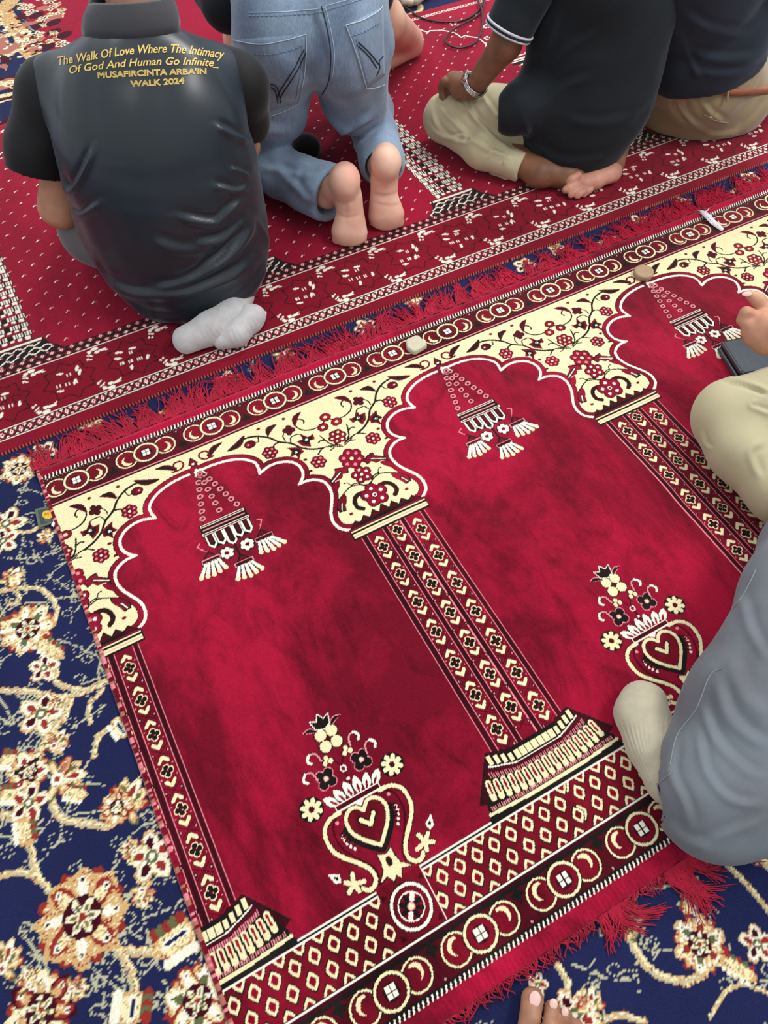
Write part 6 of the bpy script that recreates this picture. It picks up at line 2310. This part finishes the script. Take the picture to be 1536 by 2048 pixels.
# ================================================================== MAN NEAREST AT THE RIGHT: GREY TROUSERS, BEIGE SOCK
g6 = W(1500, 1500, 0)
man6 = person((g6[0] + .1, g6[1], 0), 'person at right edge in slate grey trousers with a ribbed beige sock on the rug')
pv6 = np.array((1.06, .42, .14)); kn6 = W(1700, 1150, .16)
an6 = W(1375, 1590, .055)
s = SDF(.02)
top6 = pv6 + np.array((.06, -.02, .42)); nk6 = top6 + np.array((-.02, 0, .12)); nt6 = nk6 + np.array((-.03, 0, .09)); hd6 = nt6 + np.array((-.04, 0, .09))
s.chain([pv6, pv6 + np.array((.04, -.01, .2)), top6], [.13, .12, .13], flat=(np.array((1., 0, 0)), .65)).cone(top6, nk6, .08, .058).cone(nk6, nt6, .057, .054)
A6 = head(s, hd6, (-.1, 0, 1), (-1, 0, -.2))
s.chain([pv6 + np.array((-.05, -.08, 0)), W(1560, 1330, .13)], [.075, .05]).chain([W(1560, 1330, .13), an6], [.045, .03])
s.chain([pv6 + np.array((-.05, .05, 0)), W(1720, 1080, .12)], [.07, .05])
for sg in (-1, 1):
    sh_ = top6 + np.array((-.02, sg * .19, .04)); el_ = sh_ + np.array((-.06, sg * .02, -.25)); wr_ = el_ + np.array((-.17, -sg * .05, -.04))
    s.cone(top6 + np.array((0, 0, .04)), sh_, .08, .055).chain([sh_, el_, wr_], [.05, .038, .027]); hw = wr_ + nrm(wr_ - el_) * .06; s.cone(wr_, hw, .028, .032)
    for k in range(4): finger(s, hw + np.array((0, .017, 0)) * (k - 1.5), (-1, 0, 0), (0, 1, 0), (.03, .02, .018), (.010, .009, .008, .007), (-.3, -.5, -.3))
    finger(s, wr_ + np.array((-.03, -sg * .03, 0)), (-1, -sg * .7, 0), (0, 1, 0), (.03, .025), (.012, .011, .009), (-.2, -.2))
soft('body', s, sk_mid, man6, h=.005, clipz=FZ)
hair_cap('hair', hd6, (-.1, 0, 1), (-1, 0, -.2), m_hair, man6)
# sock
s = SDF(.016)
s.chain([an6 + np.array((.02, 0, .01)), W(1345, 1560, .045), W(1308, 1490, .042), W(1284, 1428, .040), W(1284, 1402, .034)], [.038, .038, .041, .0405, .033], flat=(np.array((0, 0, 1.)), .8))
s.ell(W(1300, 1400, .034), (.024, .022, .020), k=.014)
ribs = []
for i in range(11):
    t = i / 10
    a = (1240 + t * 96, 1440 - t * 12); b = (1262 + t * 70, 1500 + 6 * t); c_ = (1300 + t * 55, 1585 - t * 30)
    ribs.append(([a, b, c_], .0009, 2.4))
soft('sock', s, m_sockb, man6, h=.0026, fold=ribs, noise=.0008, nscale=.03, clipz=FZ)
# trousers
s = SDF(.03)
s.ell(pv6 + np.array((0, 0, -.03)), (.13, .18, .12))
s.chain([pv6 + np.array((-.05, -.08, 0)), W(1600, 1330, .145), W(1500, 1400, .125)], [.12, .105, .085])
s.chain([W(1572, 1240, .150), W(1478, 1400, .120), W(1430, 1490, .085)], [.066, .062, .060], k=.03)
s.chain([W(1510, 1420, .105), W(1420, 1560, .075), W(1398, 1590, .07)], [.095, .074, .066])
s.ell(W(1432, 1628, .055), (.068, .066, .048), k=.04); s.ell(W(1510, 1560, .08), (.09, .10, .075), k=.04)
s.chain([W(1612, 1080, .13), W(1575, 1180, .15), W(1650, 1250, .15)], [.068, .060, .10], k=.04)
s.chain([pv6 + np.array((-.05, .05, 0)), W(1720, 1090, .12)], [.11, .075]).chain([W(1720, 1090, .12), W(1620, 1120, .12)], [.075, .07])
s.chain([an6 + nrm(an6 - W(1420, 1500, .08)) * 0 + np.array((-.02, .0, .0)), W(1330, 1560, .045)], [.046, .050], k=.004)
s.p[-1] = s.p[-1][:7] + (True,)
F6 = [([(1400, 1400), (1430, 1480), (1490, 1540), (1536, 1560)], .006, 13), ([(1430, 1350), (1460, 1440), (1536, 1500)], .006, 13), ([(1460, 1300), (1480, 1380), (1540, 1440)], .005, 14), ([(1395, 1450), (1410, 1540), (1460, 1600), (1536, 1610)], .005, 12),
      ([(1350, 1470), (1340, 1540), (1370, 1610), (1380, 1660)], .005, 9), ([(1330, 1640), (1370, 1680), (1430, 1700)], .004, 8), ([(1480, 1180), (1500, 1260), (1540, 1330)], .005, 14), ([(1390, 1700), (1450, 1670), (1530, 1640)], .004, 10)]
F6 = [(a, b * .62, c * (.8 + .25 * (i % 3))) for i, (a, b, c) in enumerate(F6)]
tr6 = soft('trousers', s, m_slate, man6, h=.0042, fold=F6, noise=.003, nscale=.05, seed=51, clipz=FZ)
seam('side_seam', tr6, [(1512, 1140), (1490, 1185), (1465, 1220)], .0011, plain_mat('grey_thread', srgb(128, 134, 140), .8), man6)
seam('side_seam', tr6, [(1444, 1338), (1420, 1352), (1392, 1420), (1355, 1470), (1340, 1530)], .0011, plain_mat('grey_thread', srgb(128, 134, 140), .8), man6)
seam('side_seam', tr6, [(1308, 1578), (1325, 1560), (1344, 1546)], .0011, plain_mat('grey_thread', srgb(128, 134, 140), .8), man6)
s = SDF(.03)
s.chain([pv6 + np.array((.01, 0, .08)), pv6 + np.array((.05, -.01, .22)), top6], [.15, .15, .155], flat=(np.array((1., 0, 0)), .68)); s.cone(top6, nk6, .12, .068)
for sg in (-1, 1):
    sh_ = top6 + np.array((-.02, sg * .19, .04)); el_ = sh_ + np.array((-.06, sg * .02, -.25))
    s.chain([sh_ - np.array((0, sg * .05, 0)), sh_, sh_ * .5 + el_ * .5], [.07, .07, .06])
soft('shirt', s, m_black2, man6, h=.006, noise=.0025, nscale=.06, seed=53)

# ================================================================== THE STANDING PERSON'S BARE FOOT AT THE LOWER EDGE
g7 = W(1080, 2100, 0)
man7 = person((g7[0], g7[1], 0), 'standing person whose bare brown toes show at the lower edge on the navy carpet')
s = SDF(.012)
bl = W(1098, 2120, .024)
heel7 = np.array((bl[0] - .005, bl[1] - .17, .035)); ank7 = heel7 + np.array((0, .035, .07))
s.chain([bl + np.array((.02, .0, 0)), bl + np.array((-.005, -.08, .012)), heel7], [.040, .034, .034], flat=(np.array((0, 0, 1.)), .62))
s.chain([bl + np.array((-.008, -.05, .02)), ank7, ank7 + np.array((0, -.01, .20))], [.024, .036, .046], k=.03)
toes = [((1065, 1999, .018), .0160, (1054, 2062, .022)), ((1104, 2017, .014), .0108, (1094, 2072, .024)), ((1131, 2032, .013), .0098, (1118, 2084, .022)), ((1153, 2052, .012), .0092, (1140, 2096, .020)), ((1172, 2078, .011), .0085, (1158, 2112, .018))]
for i, (t, r_, b_) in enumerate(toes):
    tip = W(*t); bb = W(*b_)
    mid = tip * .45 + bb * .55 + np.array((0, 0, .004))
    s.chain([bb, mid, tip], [r_ * .85, r_ * .86, r_ * (.98 if i else .96)], k=.003)
soft('body', s, skin_mat('brown_foot_skin', srgb(168, 122, 96), srgb(138, 96, 74), 40), man7, h=.0021, clipz=.001)
for (x, y, z_, rx, ry) in ((1070, 1998, .0335, .0098, .0080), (1107, 2008, .0238, .0068, .0060), (1130, 2024, .0220, .0062, .0052)):
    s = SDF(.002); u_ = nrm(W(1065, 1999, .02) - W(1054, 2062, .02)); s.ell(W(x, y, z_), (ry, rx, .0020), [nrm(np.cross(u_, (0, 0, 1))), u_, (0, 0, 1)]); soft('toenail', s, m_nail, man7, h=.0008)
s = SDF(.02); s.chain([ank7 + np.array((0, -.01, .08)), ank7 + np.array((0, -.01, .24))], [.060, .064])
soft('trouser_leg', s, m_black2, man7, h=.006, noise=.003, nscale=.06, seed=61)

# ================================================================== SMALL THINGS
def prism(name, top, h, mat, parent=None, bev=.0015, loc=None, rings=((0, -.0006), (.25, 0), (.8, 0), (1, 1))):
    """a slab from a top outline in world space; slightly rounded edges"""
    T_ = np.array(top); c = T_.mean(axis=0)
    V, F = [], []
    n = len(T_)
    for t, ins in ((0, bev * .7), (.18, 0), (.82, 0), (1, bev)):
        for p in T_:
            d = c - p; d[2] = 0; d = nrm(d)
            V.append(p + d * ins - np.array((0, 0, h * (1 - t))))
    for l in range(3):
        for k in range(n): F.append((l * n + k, l * n + (k + 1) % n, (l + 1) * n + (k + 1) % n, (l + 1) * n + k))
    F.append(tuple(3 * n + k for k in range(n))); F.append(tuple(range(n))[::-1])
    o = mesh_obj(name, np.array(V), F, mat, parent, smooth=False, loc=loc)
    return o


TZ = .0095
clay = cloth_mat('pale_pressed_clay', srgb(196, 190, 166), .8, 0, .05, 60, .3, 500)
clay2 = cloth_mat('tan_pressed_clay', srgb(168, 142, 112), .75, 0, .06, 50, .3, 400)
pts = [(812, 682), (813.5, 677), (831, 669.5), (837, 669.5), (852.5, 684), (854, 689), (832.5, 701.5), (826, 702), (813.5, 692)]
top = [W(x, y, TZ + .013) for x, y in pts]
t1 = prism('prayer_stone', top, .0135, clay, loc=W(833, 690, TZ), bev=.0022)
tag(t1, 'pale square clay prayer tablet with clipped corners on the rug border', 'prayer tablet')
cR = W(1289, 541.5, TZ + .014)
rad = 19.5 * mpp(cR)
seg = 36
V, F = [], []
prof_ = [(-.014, rad * .93), (-.010, rad), (-.004, rad * 1.0), (-.0005, rad * .95), (-.0002, rad * .72), (-.0022, rad * .60), (-.0022, 0)]
for z_, rr in prof_[:-1]:
    for k in range(seg):
        q = 2 * math.pi * k / seg
        ww = 1 + .012 * math.sin(3 * q) + .008 * math.sin(7 * q + 1)
        V.append(cR + np.array((math.cos(q) * rr * ww, math.sin(q) * rr * ww, z_ + .0005)))
for l in range(5):
    for k in range(seg): F.append((l * seg + k, l * seg + (k + 1) % seg, (l + 1) * seg + (k + 1) % seg, (l + 1) * seg + k))
F.append(tuple(5 * seg + k for k in range(seg))); F.append(tuple(range(seg))[::-1])
t2 = mesh_obj('prayer_stone', np.array(V), F, clay2, loc=W(1289, 545, TZ))
tag(t2, 'round tan clay prayer tablet where the cream arches meet, by the medallion border', 'prayer tablet')

# wallet
leather = cloth_mat('black_leather', srgb(66, 76, 84), .34, .0, .06, 60, .35, 260, .5)
wl = empty('wallet', tuple(W(1520, 712, TZ)))
tag(wl, 'black leather wallet lying on the rug under the curled hand', 'wallet')
def slab(x, h0, h1):
    return x
top = [W(1444, 682, TZ + .030), W(1500, 671, TZ + .030), W(1562, 660, TZ + .030), W(1604, 718, TZ + .030), W(1540, 738, TZ + .030), W(1488, 746, TZ + .030), W(1482, 742, TZ + .030)]
prism('cover', top, .011, leather, wl, bev=.003)
in_ = [p * .96 + np.mean(top, axis=0) * .04 - np.array((0, 0, .0105)) for p in np.array(top)]
prism('inner_leaf', in_, .009, cloth_mat('black_lining', srgb(16, 17, 18), .6, 0, .05), wl, bev=.001)
lo_ = [p - np.array((0, 0, .019)) for p in np.array(top)]
prism('back_cover', lo_, .0108, leather, wl, bev=.003)
rim = [np.array(p) * .955 + np.mean(top, axis=0) * .045 + np.array((0, 0, .0002)) for p in top]
tube_obj('stitched_edge', rim, .0009, plain_mat('black_thread', srgb(60, 66, 74), .6), wl, closed=True, sides=5)

# small dark cap between the knees
s = SDF(.012)
cc = W(612, 296, .030)
s.ell(cc, (.042, .050, .036)); s.ell(cc + np.array((0, .0, -.03)), (.03, .038, .03), k=.004, neg=True)
cp_o = empty('cap', tuple(W(612, 300, FZ)))
tag(cp_o, 'small rounded black cap lying between the knees of the man in jeans', 'cap')
soft('crown', s, cloth_mat('black_felt', srgb(18, 22, 20), .9, .3), cp_o, h=.0028, clipz=FZ, noise=.001, nscale=.02)
brim = [cc + np.array((.0425 * math.cos(t), .0505 * math.sin(t), -.013)) for t in np.linspace(0, 2 * math.pi, 40, endpoint=False)]
tube_obj('brim_binding', brim, .0022, cloth_mat('dark_olive_binding', srgb(48, 50, 42), .7), cp_o, closed=True, sides=6)

# cable
def cz(p, z_=.0125): return W(740 + p[0] * .20833, p[1] * .20833, z_)
c1_ = [(-60, -60), (60, -10), (190, 20), (330, 60), (450, 150), (560, 192), (700, 213), (850, 205), (960, 165), (1050, 95), (1085, 20), (1100, -60), (1105, -200)]
c2_ = [(1000, -260), (1010, -120), (1030, -10), (1072, 90), (1080, 180), (1070, 290), (1020, 400), (940, 445), (850, 460), (770, 440), (722, 400), (735, 345), (800, 285), (900, 228), (1000, 175), (1070, 110), (1098, 20), (1120, -100), (1130, -260)]
P_ = [cz(p, .0125 + .0035 * (i % 3 == 1)) for i, p in enumerate(smoothline(c1_, 6))]
P2 = [cz(p, .0165 + .003 * math.sin(i * .12)) for i, p in enumerate(smoothline(c2_, 6))]
m_cable = plain_mat('dark_brown_rubber', srgb(52, 34, 32), .4, .4)
k1 = tube_obj('cable', [cz(p) for p in smoothline(c1_, 6)], .0030, m_cable, loc=cz((700, 200), FZ))
tag(k1, 'dark brown cable running from the top edge past the man in jeans', 'cable')
k2 = tube_obj('cable', P2, .0030, m_cable, loc=cz((850, 400), FZ))
tag(k2, 'dark brown cable looped in a teardrop beside the wristwatch hand', 'cable')

# bundle of white cord at the very top
m_cord = cloth_mat('white_cord', srgb(214, 208, 192), .85, .2, .06, 60)
rr_ = np.random.default_rng(3)
bd = empty('rope', tuple(W(818, -14, 0)))
tag(bd, 'bundle of thick white cord at the top edge on the carpet', 'rope')
for k in range(4):
    P_ = [W(788 + k * 2 + 66 * t, -10 - k * 3 + 17 * math.sin(math.pi * t) - 4 * t, .016 + .010 * (k % 2) + .004 * math.sin(t * 20)) for t in np.linspace(-.15, 1.15, 30)]
    tube_obj('strand', P_, .0115, m_cord, bd)

# twisted white textile label lying across the border
m_lab = cloth_mat('white_label_cloth', srgb(226, 222, 226), .8, .1, .04)
lb = empty('fabric_label', tuple(W(1425, 440, TZ)))
tag(lb, 'narrow white fabric label curled across the rug border near the right edge', 'label')
cl_ = [(1401, 423), (1408, 427), (1416, 433), (1425, 443), (1436, 452), (1446, 460)]
V, F = [], []
P_ = smoothline(cl_, 6)
for i, p in enumerate(P_):
    t = i / (len(P_) - 1)
    w_ = 1.6 + 4.4 * math.sin(math.pi * min(1, t * .75 + .12))
    d = np.array(P_[min(i + 1, len(P_) - 1)]) - np.array(P_[max(i - 1, 0)]); d /= np.linalg.norm(d); n_ = np.array((-d[1], d[0]))
    zz = TZ + .004 + .005 * math.sin(t * 5)
    for sg, dz in ((-1, 0), (1, .0015 * math.sin(t * 9)), (1, -.0012), (-1, -.0012)):
        q = np.array(p) + n_ * w_ * sg; V.append(W(q[0], q[1], zz + dz))
n_ = len(P_)
for i in range(n_ - 1):
    for k in range(4): F.append((i * 4 + k, i * 4 + (k + 1) % 4, (i + 1) * 4 + (k + 1) % 4, (i + 1) * 4 + k))
F.append((3, 2, 1, 0)); F.append(tuple((n_ - 1) * 4 + k for k in range(4)))
mesh_obj('ribbon', np.array(V), F, m_lab, lb)
tube_obj('loose_thread', [W(*p) for p in ((1396, 421, TZ + .003), (1402, 422, TZ + .006), (1408, 424, TZ + .007), (1415, 421, TZ + .008), (1418, 416, TZ + .006))], .0014, m_lab, lb, sides=6)
for (x, y) in ((1417, 436), (1420, 440), (1424, 443), (1435, 451)):
    disc_mesh('printed_mark', W(x, y, TZ + .0108), np.array((0, 0, 1.)), np.array((1., 0, 0)), np.array((0, 1., 0)), .0012, .0004, m_thread_b, lb, seg=8, bev=.0001)

# maker's tag sewn to the side of the front rug
m_tag1 = cloth_mat('grey_green_tag', srgb(92, 100, 84), .8, 0, .05); m_tag2 = plain_mat('dark_tag', srgb(52, 66, 72), .7); m_yel = plain_mat('yellow_oval', srgb(216, 176, 30), .6); m_brown = plain_mat('brown_mark', srgb(150, 96, 20), .6)
def flatq(name, pts, z_, h_, mat): return prism(name, [W(x, y, z_) for x, y in pts], h_, mat, rugA, bev=.0002)
q1 = flatq('label_tag', [(69, 1018), (98, 1012), (108, 1045), (77, 1056)][::-1], .0052, .0018, m_tag1)
q2 = flatq('label_tag_field', [(75, 1021), (97, 1016), (105, 1042), (82, 1049)][::-1], .0057, .0008, m_tag2)
ov = [W(95 + 11 * math.cos(t), 1029 + 8.5 * math.sin(t), .0062) for t in np.linspace(0, -2 * math.pi, 24, endpoint=False)]
prism('label_tag_oval', ov, .0006, m_yel, rugA, bev=.0002)
tube_obj('label_tag_letter', [W(x, y, .0066) for x, y in ((89, 1031), (91, 1026), (93, 1029), (96, 1025), (97, 1030))], .0005, m_brown, rugA, sides=5)
for k in range(3): tube_obj('label_tag_line', [W(88 + k, 1040 + k * 2.4, .0060), W(100 + k * .6, 1037 + k * 2.4, .0060)], .0003, plain_mat('pale_print', srgb(170, 176, 168), .7), rugA, sides=4)
flatq('label_tag_stitch', [(102, 1050), (108, 1040), (111, 1044), (107, 1054)][::-1], .0070, .0012, m_lab)
